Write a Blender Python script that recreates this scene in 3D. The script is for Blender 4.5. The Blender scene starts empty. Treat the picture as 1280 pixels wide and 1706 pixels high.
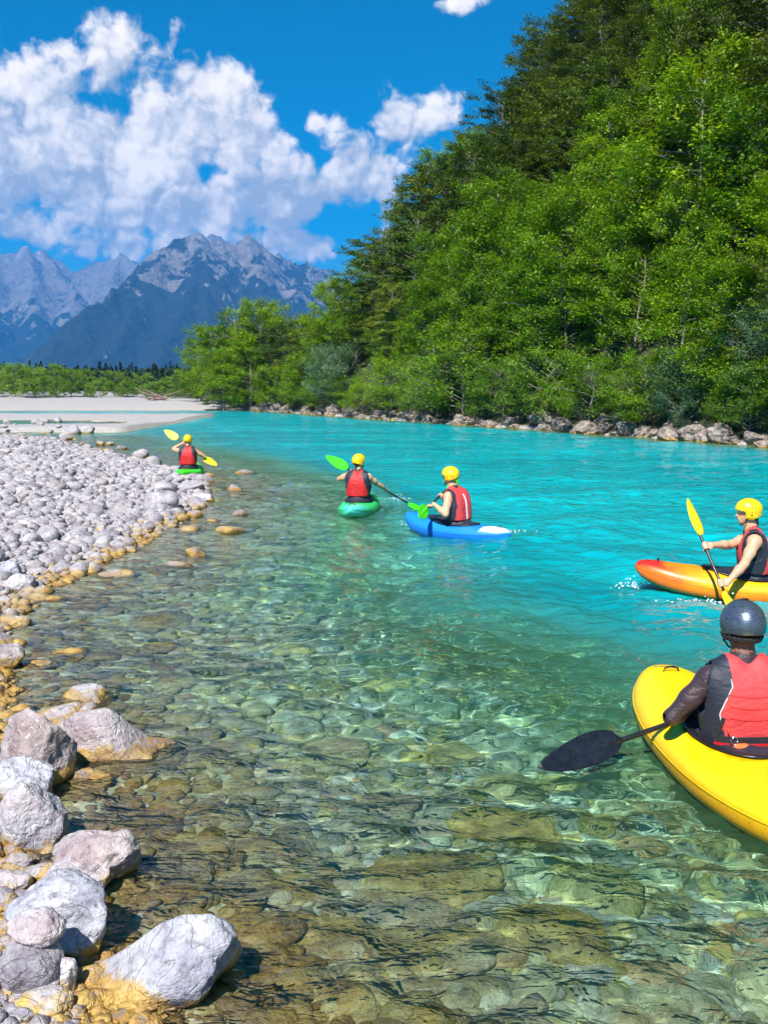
import bpy, bmesh, math, random
import numpy as np
from mathutils import Vector, Matrix, Euler

# ------------------------------------------------------------------ camera, sky, sun, exposure
SC = bpy.context.scene
COL = SC.collection
CAM_H = 2.2
PITCH = math.radians(7.4)
FPX = 1600.0                                   # focal length in pixels of the 1280 x 1706 photograph
cam_d = bpy.data.cameras.new('camera')
cam = bpy.data.objects.new('camera', cam_d); COL.objects.link(cam)
cam.location = (0, 0, CAM_H)
cam.rotation_euler = (math.radians(90) - PITCH, 0, 0)
cam_d.sensor_fit = 'VERTICAL'; cam_d.sensor_height = 36.0
cam_d.lens = 36.0 * FPX / 1706.0
cam_d.clip_start = 0.05; cam_d.clip_end = 60000
SC.camera = cam

SUN_TRAVEL = Vector((0.30, 0.78, -1.0)).normalized()     # the way the light travels: from behind the camera, from the left
SUN_EL = math.asin(-SUN_TRAVEL.z)
SUN_AZ = math.atan2(-SUN_TRAVEL.x, -SUN_TRAVEL.y)        # clockwise from +Y
sun_d = bpy.data.lights.new('sun', 'SUN'); sun_d.energy = 5.0; sun_d.angle = math.radians(0.5)
sun_d.color = (1.0, 0.965, 0.90)
sun = bpy.data.objects.new('sun', sun_d); COL.objects.link(sun)
sun.rotation_euler = SUN_TRAVEL.to_track_quat('-Z', 'Y').to_euler()
sun_d.cycles.is_caustics_light = True

SC.view_settings.view_transform = 'Standard'; SC.view_settings.look = 'None'
SC.view_settings.exposure = 0.88; SC.view_settings.gamma = 1.0
SC.view_settings.use_curve_mapping = False
cy = SC.cycles
cy.use_denoising = True
cy.max_bounces = 6; cy.diffuse_bounces = 2; cy.glossy_bounces = 2; cy.transmission_bounces = 4
cy.transparent_max_bounces = 8; cy.volume_bounces = 0
cy.use_adaptive_sampling = True; cy.adaptive_threshold = 0.04
cy.caustics_reflective = False; cy.caustics_refractive = True
cy.sample_clamp_indirect = 6.0; cy.blur_glossy = 0.3

# ------------------------------------------------------------------ helpers
def at(px, py, z=0.0):
    """world point at height z seen at photo pixel (px, py)"""
    u = (px - 640) / FPX; v = (853 - py) / FPX
    d = Vector((u, math.cos(PITCH) + v * math.sin(PITCH), -math.sin(PITCH) + v * math.cos(PITCH)))
    t = (z - CAM_H) / d.z
    return Vector((0, 0, CAM_H)) + d * t

def at_depth(px, py, y):
    u = (px - 640) / FPX; v = (853 - py) / FPX
    d = Vector((u, math.cos(PITCH) + v * math.sin(PITCH), -math.sin(PITCH) + v * math.cos(PITCH)))
    return Vector((0, 0, CAM_H)) + d * (y / d.y)

def tag(o, label=None, cat=None, group=None, kind=None):
    if label: o['label'] = label
    if cat: o['category'] = cat
    if group: o['group'] = group
    if kind: o['kind'] = kind
    return o

def empty(name, loc=(0, 0, 0), rz=0.0):
    o = bpy.data.objects.new(name, None); COL.objects.link(o)
    o.location = loc; o.rotation_euler = (0, 0, rz); o.empty_display_size = 0.2
    return o

def mesh_np(name, V, F, smooth=True):
    """mesh from a vertex array and an (n,3) or (n,4) face array"""
    me = bpy.data.meshes.new(name)
    V = np.asarray(V, dtype=np.float32); F = np.asarray(F, dtype=np.int32)
    n, k = F.shape
    me.vertices.add(len(V)); me.vertices.foreach_set('co', V.ravel())
    me.loops.add(n * k); me.loops.foreach_set('vertex_index', F.ravel())
    me.polygons.add(n); me.polygons.foreach_set('loop_start', np.arange(0, n * k, k, dtype=np.int32))
    me.polygons.foreach_set('loop_total', np.full(n, k, dtype=np.int32))
    me.polygons.foreach_set('use_smooth', np.full(n, smooth, dtype=bool))
    me.update(calc_edges=True); me.validate()
    return me

def link(name, me, mat=None, parent=None, loc=None, rot=None, scale=None):
    o = bpy.data.objects.new(name, me); COL.objects.link(o)
    if mat is not None and not me.materials:
        for m in (mat if isinstance(mat, (list, tuple)) else [mat]): me.materials.append(m)
    if parent is not None: o.parent = parent
    if loc is not None: o.location = loc
    if rot is not None: o.rotation_euler = rot
    if scale is not None: o.scale = scale
    return o

def attr(me, name, data, kind='FLOAT', domain='POINT'):
    a = me.attributes.new(name, kind, domain)
    data = np.asarray(data, dtype=np.float32)
    a.data.foreach_set('value' if kind == 'FLOAT' else 'color', data.ravel())

class NT:
    """terse node-tree builder"""
    def __init__(s, tree): s.t = tree; s.n = tree.nodes; s.l = tree.links
    def add(s, kind, **kw):
        n = s.n.new(kind)
        for k, v in kw.items(): setattr(n, k, v)
        return n
    def put(s, sock, v):
        if isinstance(v, bpy.types.NodeSocket): s.l.new(v, sock)
        elif v is not None: sock.default_value = v
    def math(s, op, a, b=None, c=None, clamp=False):
        n = s.add('ShaderNodeMath', operation=op, use_clamp=clamp)
        for i, v in enumerate((a, b, c)):
            if v is not None: s.put(n.inputs[i], v)
        return n.outputs[0]
    def vmath(s, op, a, b=None, out=0):
        n = s.add('ShaderNodeVectorMath', operation=op)
        s.put(n.inputs[0], a)
        if b is not None:
            s.put(n.inputs['Scale' if op == 'SCALE' else 1], b)
        return n.outputs[out]
    def noise(s, vec, scale, detail=4, rough=0.55, dist=0.0, out='Fac', lac=2.0):
        n = s.add('ShaderNodeTexNoise')
        if vec is not None: s.put(n.inputs['Vector'], vec)
        s.put(n.inputs['Scale'], scale); n.inputs['Detail'].default_value = detail
        n.inputs['Roughness'].default_value = rough; n.inputs['Distortion'].default_value = dist
        n.inputs['Lacunarity'].default_value = lac
        return n.outputs[out]
    def voro(s, vec, scale, feature='F1', out='Distance', rnd=1.0):
        n = s.add('ShaderNodeTexVoronoi', feature=feature)
        if vec is not None: s.put(n.inputs['Vector'], vec)
        s.put(n.inputs['Scale'], scale); n.inputs['Randomness'].default_value = rnd
        return n.outputs[out]
    def rng(s, v, a, b, c=0.0, d=1.0, smooth=False):
        n = s.add('ShaderNodeMapRange', interpolation_type='SMOOTHSTEP' if smooth else 'LINEAR')
        s.put(n.inputs[0], v)
        for i, x in enumerate((a, b, c, d)): s.put(n.inputs[i + 1], x)
        return n.outputs[0]
    def mix(s, f, a, b, mode='MIX'):
        n = s.add('ShaderNodeMix', data_type='RGBA', blend_type=mode)
        s.put(n.inputs[0], f)
        for i, v in ((6, a), (7, b)):
            if isinstance(v, tuple) and len(v) == 3: v = (*v, 1)
            s.put(n.inputs[i], v)
        return n.outputs[2]
    def ramp(s, f, stops, interp='LINEAR'):
        n = s.add('ShaderNodeValToRGB'); cr = n.color_ramp; cr.interpolation = interp
        while len(cr.elements) < len(stops): cr.elements.new(0.5)
        for e, (p, c) in zip(cr.elements, stops):
            e.position = p; e.color = (*c, 1) if len(c) == 3 else c
        s.put(n.inputs[0], f)
        return n.outputs[0]
    def bump(s, h, strength=0.4, dist=0.02, normal=None):
        n = s.add('ShaderNodeBump'); s.put(n.inputs['Height'], h)
        s.put(n.inputs['Strength'], strength); n.inputs['Distance'].default_value = dist
        if normal is not None: s.put(n.inputs['Normal'], normal)
        return n.outputs[0]
    def sep(s, v): return s.add('ShaderNodeSeparateXYZ'), v
    def xyz(s, v):
        n = s.add('ShaderNodeSeparateXYZ'); s.put(n.inputs[0], v); return n.outputs
    def comb(s, x, y, z):
        n = s.add('ShaderNodeCombineXYZ')
        for i, v in enumerate((x, y, z)): s.put(n.inputs[i], v)
        return n.outputs[0]

def material(name):
    m = bpy.data.materials.new(name); m.use_nodes = True
    t = NT(m.node_tree)
    b = m.node_tree.nodes['Principled BSDF']
    return m, t, b

def simple(name, col, rough=0.5, metal=0.0, coat=0.0, var=0.12, vscale=6.0, bump=0.0, bscale=60.0, spec=0.5):
    """a plain coloured surface with a little wear: noise in value, roughness and relief"""
    m, t, b = material(name)
    co = t.add('ShaderNodeTexCoord').outputs['Object']
    n = t.noise(co, vscale, 5, 0.6)
    c = t.mix(t.rng(n, 0.3, 0.7), tuple(x * (1 - var) for x in col), tuple(min(1, x * (1 + var)) for x in col))
    t.put(b.inputs['Base Color'], c)
    t.put(b.inputs['Roughness'], t.rng(t.noise(co, vscale * 2.3, 4), 0.3, 0.7, max(0.02, rough - 0.08), min(1, rough + 0.08)))
    b.inputs['Metallic'].default_value = metal
    b.inputs['Coat Weight'].default_value = coat
    b.inputs['Specular IOR Level'].default_value = spec
    if bump: t.put(b.inputs['Normal'], t.bump(t.noise(co, bscale, 3), bump, 0.004))
    return m

RNG = np.random.default_rng(7)
random.seed(7)

def sd_poly(P, pts):
    """signed distance of points P (n,2) to an open polyline; positive to the LEFT of its direction"""
    pts = np.asarray(pts, float)
    best = np.full(len(P), 1e18); sign = np.ones(len(P))
    for a, b in zip(pts[:-1], pts[1:]):
        d = b - a; L = (d ** 2).sum()
        t = np.clip(((P - a) @ d) / L, 0, 1)
        q = P - (a + t[:, None] * d)
        r = (q ** 2).sum(1)
        cr = d[0] * (P[:, 1] - a[1]) - d[1] * (P[:, 0] - a[0])
        m = r < best - 1e-12
        best[m] = r[m]; sign[m] = np.sign(cr[m])
    return np.sqrt(best) * np.where(sign == 0, 1, sign)

def sstep(a, b, x):
    t = np.clip((x - a) / (b - a), 0, 1); return t * t * (3 - 2 * t)

class VNoise:
    """smooth value noise on a lattice, 2-D or 3-D, with fbm"""
    def __init__(s, seed): s.g = np.random.default_rng(seed).random((64, 64, 64)).astype(np.float32)
    def at(s, P):
        P = np.asarray(P, float)
        if P.shape[1] == 2: P = np.c_[P, np.zeros(len(P))]
        i = np.floor(P).astype(int); f = P - i; f = f * f * f * (f * (f * 6 - 15) + 10)
        r = 0
        for dx in (0, 1):
            for dy in (0, 1):
                for dz in (0, 1):
                    w = (f[:, 0] if dx else 1 - f[:, 0]) * (f[:, 1] if dy else 1 - f[:, 1]) * (f[:, 2] if dz else 1 - f[:, 2])
                    r = r + w * s.g[(i[:, 0] + dx) & 63, (i[:, 1] + dy) & 63, (i[:, 2] + dz) & 63]
        return r
    def fbm(s, P, oct=4, gain=0.5):
        P = np.asarray(P, float); a = 1; t = 0; r = 0
        for o in range(oct):
            r = r + a * s.at(P * 2.03 ** o + 17.3 * o); t += a; a *= gain
        return r / t
VN = VNoise(3)
# ------------------------------------------------------------------ sky with cumulus (direction space, all round the horizon)
def build_world():
    w = bpy.data.worlds.new('World'); SC.world = w; w.use_nodes = True
    t = NT(w.node_tree); bg = w.node_tree.nodes['Background']; bg.inputs[1].default_value = SKY_STRENGTH
    sk = t.add('ShaderNodeTexSky', sky_type='NISHITA'); sk.sun_disc = False
    sk.sun_elevation = SUN_EL; sk.sun_rotation = SUN_AZ
    sk.altitude = 1200; sk.air_density = 1.0; sk.dust_density = 0.15; sk.ozone_density = 5.0
    hs = t.add('ShaderNodeHueSaturation'); hs.inputs['Saturation'].default_value = 1.55; hs.inputs['Value'].default_value = 0.90
    hs.inputs['Hue'].default_value = 0.485
    t.l.new(sk.outputs[0], hs.inputs['Color'])
    sky = hs.outputs[0]
    D = t.vmath('NORMALIZE', t.add('ShaderNodeTexCoord').outputs['Generated'])
    x, y, z = t.xyz(D)
    az = t.math('ARCTAN2', x, y); el = t.math('ARCSINE', z)
    def blob(px, py, rx, ry, k=1.0, flat=1.7):
        d = at_depth(px, py, 1000.0) - Vector((0, 0, CAM_H)); d.normalize()
        a0 = math.atan2(d.x, d.y); e0 = math.asin(d.z)
        da = t.math('DIVIDE', t.math('SUBTRACT', az, a0), rx / FPX)
        de = t.math('DIVIDE', t.math('SUBTRACT', el, e0), ry / FPX)
        de = t.math('MULTIPLY', de, t.math('ADD', 1.0, t.math('MULTIPLY', t.math('LESS_THAN', de, 0.0), flat - 1)))
        r = t.math('SQRT', t.math('ADD', t.math('MULTIPLY', da, da), t.math('MULTIPLY', de, de)))
        return t.math('MULTIPLY', t.math('SUBTRACT', 1.0, r), k)
    def field(off):
        """density at the direction shifted by off"""
        return None
    warp = t.noise(D, 24, 2, 0.6, out='Color')
    Dw = t.vmath('ADD', D, t.vmath('SCALE', t.vmath('SUBTRACT', warp, (0.5, 0.5, 0.5)), 0.022))
    blobs = [(30, 270, 150, 170, 1.0, 1.3), (200, 260, 190, 190, 1.1, 1.4), (340, 215, 130, 125, 1.0, 1.3), (185, 105, 60, 62, 0.8, 1.2), (80, 150, 75, 60, 0.7, 1.2),
             (300, 350, 190, 95, 1.1, 1.3), (470, 345, 115, 90, 1.1, 1.5), (420, 235, 80, 60, 0.75, 1.3), (30, 385, 90, 70, 0.8, 1.4), (-120, 330, 190, 150, 1.0, 1.4),
             (672, 208, 78, 78, 0.95, 1.1), (612, 300, 85, 85, 0.95, 1.2), (728, 190, 46, 48, 0.75, 1.1), (545, 320, 70, 55, 0.8, 1.3), (490, 405, 150, 42, 1.0, 1.1), (300, 410, 190, 40, 0.8, 1.1), (640, 370, 60, 60, 0.7, 1.2),
             (885, 10, 62, 40, 0.42, 1.2), (785, 0, 55, 26, 0.36, 1.2), (520, 205, 26, 20, 0.26, 1.2), (578, 240, 26, 24, 0.30, 1.2), (205, 60, 75, 22, 0.34, 1.2)]
    m = None
    for b in blobs:
        v = blob(*b)
        if m is None: m = v
        else:
            n = t.add('ShaderNodeMath', operation='SMOOTH_MAX'); t.put(n.inputs[0], m); t.put(n.inputs[1], v); n.inputs[2].default_value = 0.12
            m = n.outputs[0]
    # the same kind of cumulus all round the horizon outside the picture
    ring = t.math('SUBTRACT', t.math('MULTIPLY', t.noise(D, 3.1, 3, 0.5), 2.6), 1.42)
    ring = t.math('SUBTRACT', ring, t.math('MULTIPLY', t.math('ABSOLUTE', t.math('SUBTRACT', el, 0.2)), 2.2))
    outside = t.rng(t.math('ABSOLUTE', az), 0.45, 0.62)
    ring = t.math('SUBTRACT', ring, t.math('MULTIPLY', t.math('SUBTRACT', 1.0, outside), 3.0))
    m = t.math('MAXIMUM', m, ring)
    def billow(v, sc):                        # round heads with creases between
        d = t.voro(v, sc); return t.math('SUBTRACT', 0.42, t.math('MULTIPLY', d, d))
    def detail(v, fine=True):
        a = t.noise(v, 15, 2, 0.5)
        s = t.math('ADD', t.math('MULTIPLY', t.math('SUBTRACT', a, 0.5), 1.2), t.math('ADD', t.math('MULTIPLY', billow(v, 30), 0.42), t.math('MULTIPLY', t.math('SUBTRACT', billow(v, 13), 0.2), 0.9)))
        s = t.math('ADD', s, t.math('MULTIPLY', billow(v, 75), 0.20))
        if fine: s = t.math('ADD', s, t.math('MULTIPLY', t.math('SUBTRACT', t.noise(v, 70, 5, 0.6), 0.5), 0.7))
        else: s = t.math('ADD', s, t.math('MULTIPLY', t.math('SUBTRACT', t.noise(v, 70, 1, 0.6), 0.5), 0.7))
        return s
    def shifted(dx, dy):
        return t.vmath('ADD', Dw, (dx / FPX, 0.0, dy / FPX))
    d0 = detail(Dw)
    dens = t.math('ADD', m, t.math('SUBTRACT', d0, 0.12))
    alpha = t.rng(dens, 0.02, 0.40, 0, 1, True)
    # relief towards the light (up and to the left)
    e1 = t.math('SUBTRACT', d0, detail(shifted(-6, 11)))
    e2 = t.math('SUBTRACT', d0, detail(shifted(-22, 40), False))
    rel = t.math('ADD', t.math('MULTIPLY', e1, 0.9), t.math('MULTIPLY', e2, 0.8))
    lit = t.math('ADD', t.rng(rel, -0.8, 0.62), 0.0)
    # thick bottoms are greyer
    base = t.noise(Dw, 7, 3, 0.5)
    low = t.rng(el, 0.14, 0.30, 0.30, 0.0)
    lit = t.math('SUBTRACT', t.math('ADD', lit, t.math('MULTIPLY', t.math('SUBTRACT', base, 0.5), 0.7)), low)
    cc = t.ramp(lit, [(0.12, (0.42, 0.47, 0.54)), (0.34, (0.62, 0.64, 0.67)), (0.54, (0.92, 0.87, 0.83)), (0.76, (1.12, 1.04, 0.97))])
    k = 0.70 / SKY_STRENGTH
    cc = t.mix(1.0, cc, (k, k, k), 'MULTIPLY')
    t.l.new(t.mix(t.math('MULTIPLY', alpha, 0.97), sky, cc), bg.inputs[0])
SKY_STRENGTH = 0.075
build_world()
w = SC.world
w.cycles.sampling_method = 'MANUAL'; w.cycles.sample_map_resolution = 256
# ------------------------------------------------------------------ the ground: gravel bar, riverbed, hillside
SHORE = [(0.4, -6), (-0.05, 1.0), (-0.62, 2.6), (-1.02, 3.4), (-1.62, 4.2), (-2.35, 5.8), (-3.45, 8.0), (-3.75, 10.2), (-3.5, 13.4),
         (-3.5, 18.5), (-4.4, 22.7), (-7.0, 28), (-12.0, 36), (-13.5, 40), (-19.0, 43), (-60.0, 45)]
DROP = [(30, 2), (9, 5.6), (4.8, 8.5), (2.9, 10.4), (1.5, 12.9), (-0.1, 17.0), (-2.6, 28), (-6.0, 42), (-14, 60), (-22, 78), (-90, 92)]
BANK = [(40, -10), (22, 18), (14.5, 35), (8.2, 50), (0, 66), (-7.5, 82), (-13, 92), (-18, 100), (-24, 120), (-30, 200)]
BAR2 = [(-60, 52), (-26, 54), (-15.2, 57.5), (-14.0, 60), (-17, 64), (-28, 68), (-60, 69)]
FARB = [(-160, 90), (-40, 91), (-17, 92.5), (-13.2, 94), (-8, 99)]

def ground_z(P):
    P = np.asarray(P, float)
    sl = sd_poly(P, SHORE)                                  # > 0 on the gravel bar
    sd = -sd_poly(P, DROP)                                  # > 0 over the deep channel
    sb = -sd_poly(P, BANK)                                  # > 0 on the right bank
    big = VN.fbm(P * 0.35, 4) - 0.5
    fine = VN.fbm(P * 1.9 + 9, 3) - 0.5
    land = 0.13 * np.minimum(sl, 3.0) + 0.012 * np.clip(sl - 3, 0, 30) + (big * 0.35 + fine * 0.12) * sstep(0, 1.5, sl)
    shallow = -0.22 * np.minimum(-sl, 0.8) - 0.115 * np.clip(-sl - 0.8, 0, 5.5) + (big * 0.25 + fine * 0.08) * sstep(0, 2, -sl)
    z = np.where(sl > 0, land, shallow)
    z = z - (0.55 * sstep(-6.5, 0.5, sd) + 1.5 * sstep(-1.5, 5.0, sd)) * sstep(0, 7, -sl)
    # the low second bar and the far gravel bank
    s2 = -sd_poly(P, BAR2)
    s2 = np.where((P[:, 0] < -13) & (P[:, 1] > 47) & (P[:, 1] < 74), s2, -5)
    z = np.maximum(z, np.where(s2 > -3, 0.06 + 0.04 * np.clip(s2, -3, 4) + fine * 0.1, -9))
    sf = sd_poly(P, FARB); sf = np.where(P[:, 1] > 85, sf, -5)
    z = np.maximum(z, np.where(sf > -4, np.where(sf > 0, 0.10 * np.minimum(sf, 7) + 0.01 * np.clip(sf - 7, 0, 200) + big * 0.5 * sstep(0, 4, sf), 0.3 * sf), -9))
    # right bank and hill
    h = np.where(sb > 0, 0.55 * np.minimum(sb, 1.6) + 1.36 * np.clip(sb - 1.2, 0, 400), 0.9 * sb)
    over = np.log1p(np.exp(np.clip((P[:, 1] - 88) / 4.0, -30, 30))) * 4.0          # the crest runs across at about y = 88 and falls away behind
    h = np.where(sb > 0, np.maximum(h - 2.2 * over * sstep(2, 9, sb), np.minimum(h, 1.6)) + big * 2.2 * sstep(1, 8, sb), h)
    z = np.maximum(z, np.where(sb > -4, h, -9))
    return z

def grid_mesh(name, xs, ys, zfun):
    X, Y = np.meshgrid(xs, ys)
    P = np.c_[X.ravel(), Y.ravel()]
    V = np.c_[P, zfun(P)]
    nx, ny = len(xs), len(ys)
    i = np.arange(nx * ny).reshape(ny, nx)
    F = np.stack([i[:-1, :-1], i[:-1, 1:], i[1:, 1:], i[1:, :-1]], -1).reshape(-1, 4)
    return mesh_np(name, V, F)

def spaced(a, b, near, d0, growth):
    """coordinates from a to b, spacing d0 within near=(n0,n1), growing outside"""
    out = list(np.arange(near[0], near[1] + 1e-6, d0))
    d = d0; x = near[1]
    while x < b: d *= growth; x += d; out.append(min(x, b))
    d = d0; x = near[0]
    while x > a: d *= growth; x -= d; out.insert(0, max(x, a))
    return np.array(out)

# ---- stone: one material for every rock, pebble and the bed. Grey-lilac limestone; ochre algae below the water line
def stone_mat(name, wet_line=True, scale=1.0, bumps=1.0, tint=(1, 1, 1)):
    m, t, b = material(name)
    tc = t.add('ShaderNodeTexCoord'); geo = t.add('ShaderNodeNewGeometry')
    info = t.add('ShaderNodeObjectInfo')
    at_ = t.add('ShaderNodeAttribute', attribute_name='rnd'); 
    rnd = t.math('FRACT', t.math('ADD', t.math('ADD', info.outputs['Random'], at_.outputs['Fac']), 0.0))
    pos = geo.outputs['Position']
    p = t.vmath('ADD', pos, t.vmath('SCALE', t.comb(rnd, t.math('MULTIPLY', rnd, 7.3), 0.0), 9.0))
    n1 = t.noise(p, 5.0 * scale, 4, 0.62); n2 = t.noise(p, 28 * scale, 4, 0.68); n3 = t.noise(p, 1.6 * scale, 1, 0.5)
    grey = t.ramp(rnd, [(0.0, (0.34, 0.315, 0.325)), (0.25, (0.52, 0.485, 0.475)), (0.5, (0.42, 0.385, 0.39)), (0.7, (0.58, 0.53, 0.505)), (0.86, (0.26, 0.235, 0.245)), (1.0, (0.56, 0.53, 0.52))])
    c = t.mix(t.rng(n1, 0.35, 0.7), t.mix(1.0, grey, (0.62, 0.60, 0.68), 'MULTIPLY'), t.mix(0.35, grey, (0.72, 0.70, 0.69)))
    c = t.mix(t.rng(n2, 0.50, 0.68, 0, 0.75), c, t.mix(1.0, c, (0.45, 0.41, 0.46), 'MULTIPLY'))
    c = t.mix(t.rng(n3, 0.58, 0.75, 0, 0.35), c, (0.42, 0.27, 0.22))
    rough = t.rng(n2, 0.3, 0.7, 0.62, 0.85)
    vein = t.rng(t.math('ABSOLUTE', t.math('SUBTRACT', t.noise(p, 3.1 * scale, 3, 0.6, 1.2), 0.5)), 0.0, 0.014, 1.0, 0.0)
    c = t.mix(t.math('MULTIPLY', vein, 0.55), c, t.mix(t.rng(n3, 0.45, 0.55), (0.12, 0.10, 0.11), (0.74, 0.71, 0.68)))
    if wet_line:
        z = t.xyz(pos)[2]
        line = t.math('ADD', t.math('MULTIPLY', t.math('SUBTRACT', n1, 0.5), 0.26), t.math('MULTIPLY', t.math('SUBTRACT', n2, 0.5), 0.10))
        zz = t.math('SUBTRACT', z, line)
        wet = t.rng(zz, 0.095, 0.045, 0, 1, True)
        alg = t.ramp(t.math('ADD', t.math('MULTIPLY', n1, 0.75), t.math('MULTIPLY', n2, 0.35)),
                     [(0.34, (0.07, 0.035, 0.006)), (0.52, (0.34, 0.18, 0.016)), (0.72, (0.60, 0.40, 0.09))])
        alg = t.mix(t.rng(t.noise(pos, 1.1, 2, 0.6), 0.30, 0.50), t.mix(t.rng(n2, 0.35, 0.65), (0.16, 0.13, 0.10), (0.36, 0.31, 0.25)), alg)
        deep = t.rng(zz, -0.06, -0.30, 0, 1, True)
        sub = t.ramp(t.math('FRACT', t.math('MULTIPLY', rnd, 3.7)), [(0.0, (0.78, 0.58, 0.13)), (0.2, (0.34, 0.34, 0.24)), (0.4, (0.82, 0.73, 0.38)), (0.6, (0.46, 0.46, 0.34)), (0.78, (0.86, 0.83, 0.64)), (0.9, (0.60, 0.34, 0.14)), (1.0, (0.78, 0.80, 0.74))])
        sub = t.mix(t.rng(n2, 0.35, 0.7, 0.0, 0.6), sub, t.mix(1.0, sub, (0.45, 0.42, 0.35), 'MULTIPLY'))
        algd = t.mix(deep, alg, sub)
        c = t.mix(t.math('MULTIPLY', wet, 0.92), c, algd)
        rough = t.math('SUBTRACT', rough, t.math('MULTIPLY', wet, 0.35))
    t.put(b.inputs['Base Color'], c); t.put(b.inputs['Roughness'], rough)
    h = t.math('SUBTRACT', t.math('ADD', t.math('MULTIPLY', n1, 1.2), t.math('MULTIPLY', n2, 0.7)), t.math('MULTIPLY', vein, 0.12))
    t.put(b.inputs['Normal'], t.bump(h, 0.8 * bumps, 0.04 / scale))
    return m
M_STONE = stone_mat('river_stone')

def bed_mat():
    m, t, b = material('river_bed')
    geo = t.add('ShaderNodeNewGeometry'); pos = geo.outputs['Position']
    z = t.xyz(pos)[2]
    v = t.add('ShaderNodeTexVoronoi', feature='F1'); t.put(v.inputs['Vector'], pos); v.inputs['Scale'].default_value = 11
    v2 = t.add('ShaderNodeTexVoronoi', feature='F1'); t.put(v2.inputs['Vector'], pos); v2.inputs['Scale'].default_value = 34
    n = t.noise(pos, 1.3, 5, 0.6); nf = t.noise(pos, 40, 4)
    cell = t.xyz(v.outputs['Color'])[0]; cell2 = t.xyz(v2.outputs['Color'])[1]
    dry = t.mix(cell2, (0.24, 0.22, 0.22), (0.50, 0.475, 0.465))
    dry = t.mix(t.rng(n, 0.4, 0.65, 0, 0.5), dry, (0.38, 0.33, 0.30))
    shal = t.ramp(cell, [(0, (0.34, 0.30, 0.16)), (0.3, (0.66, 0.54, 0.22)), (0.6, (0.44, 0.42, 0.30)), (0.85, (0.78, 0.73, 0.50)), (1, (0.54, 0.36, 0.18))])
    shal = t.mix(t.rng(nf, 0.3, 0.7, 0, 0.5), shal, t.mix(1.0, shal, (0.5, 0.5, 0.45), 'MULTIPLY'))
    deep = t.mix(t.rng(n, 0.3, 0.7), (0.72, 0.74, 0.62), (0.86, 0.87, 0.80))
    c = t.mix(t.rng(z, -0.6, -1.1, 0, 1, True), shal, deep)
    c = t.mix(t.rng(t.math('ADD', z, t.math('MULTIPLY', t.math('SUBTRACT', n, 0.5), 0.08)), -0.03, 0.06, 0, 1, True), c, dry)
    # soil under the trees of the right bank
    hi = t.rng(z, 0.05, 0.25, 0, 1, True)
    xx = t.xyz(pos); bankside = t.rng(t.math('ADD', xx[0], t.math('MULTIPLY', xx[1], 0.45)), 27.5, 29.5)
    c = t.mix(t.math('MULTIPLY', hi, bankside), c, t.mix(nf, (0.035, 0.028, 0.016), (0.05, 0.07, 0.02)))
    t.put(b.inputs['Base Color'], c); b.inputs['Roughness'].default_value = 0.85
    h = t.math('SUBTRACT', t.math('MULTIPLY', nf, 0.3), t.math('ADD', v.outputs['Distance'], t.math('MULTIPLY', v2.outputs['Distance'], 0.4)))
    t.put(b.inputs['Normal'], t.bump(h, 0.5, 0.06))
    return m
gx = spaced(-70, 75, (-5, 7), 0.09, 1.05)
gy = spaced(-8, 175, (1.5, 14), 0.09, 1.03)
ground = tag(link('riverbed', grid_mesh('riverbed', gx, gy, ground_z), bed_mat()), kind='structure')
ground.cycles.is_caustics_receiver = True

# ------------------------------------------------------------------ the water
def wave_field(size, n, lam, slope, seed, aniso=(1.0, 1.0), pw=3.2):
    """a tileable wave patch (FFT spectrum) with wavelengths round lam and the given rms slope"""
    r = np.random.default_rng(seed)
    k = np.fft.fftfreq(n, size / n) * 2 * np.pi
    KX, KY = np.meshgrid(k, k); K = np.hypot(KX * aniso[0], KY * aniso[1]); K[0, 0] = 1e-6
    k0 = 2 * np.pi / lam
    S = np.where(K > k0 * 0.35, (K / k0) ** (-pw) * np.exp(-(k0 / K) ** 2 * 0.6), 0) * np.exp(-(K / (k0 * 9)) ** 2)
    A = S * (r.normal(size=(n, n)) + 1j * r.normal(size=(n, n)))
    h = np.fft.ifft2(A).real
    gx = np.diff(h, axis=1) / (size / n)
    return h * (slope / gx.std())

class Patch:
    def __init__(s, size, h): s.size = size; s.h = h; s.n = len(h)
    def __call__(s, P):
        q = P / s.size * s.n; i = np.floor(q).astype(int); f = q - i
        a = lambda dx, dy: s.h[(i[:, 1] + dy) % s.n, (i[:, 0] + dx) % s.n]
        f = f * f * (3 - 2 * f)
        return (a(0, 0) * (1 - f[:, 0]) + a(1, 0) * f[:, 0]) * (1 - f[:, 1]) + (a(0, 1) * (1 - f[:, 0]) + a(1, 1) * f[:, 0]) * f[:, 1]
W1 = Patch(9.7, wave_field(9.7, 512, 0.50, 0.075, 1, (1.0, 0.75)))
W2 = Patch(5.3, wave_field(5.3, 512, 0.17, 0.115, 2, (1.0, 0.8), 2.6))
W3 = Patch(41.0, wave_field(41.0, 512, 2.2, 0.05, 4, (0.8, 1.0)))
WAKES = [(*at(x_, y_, 0.0)[:2], r_, h_) for x_, y_, r_, h_ in ((1076, 988, .22, .05), (1110, 1000, .3, -.03), (1050, 1010, .3, .03), (692, 868, .3, .04), (720, 885, .4, -.03), (880, 905, .5, .05), (960, 912, .6, .05), (1030, 925, .5, .04), (600, 845, .35, .03), (1150, 1010, .2, .03))]      # (x, y, radius, height): low mounds pushed up at bows
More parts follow.
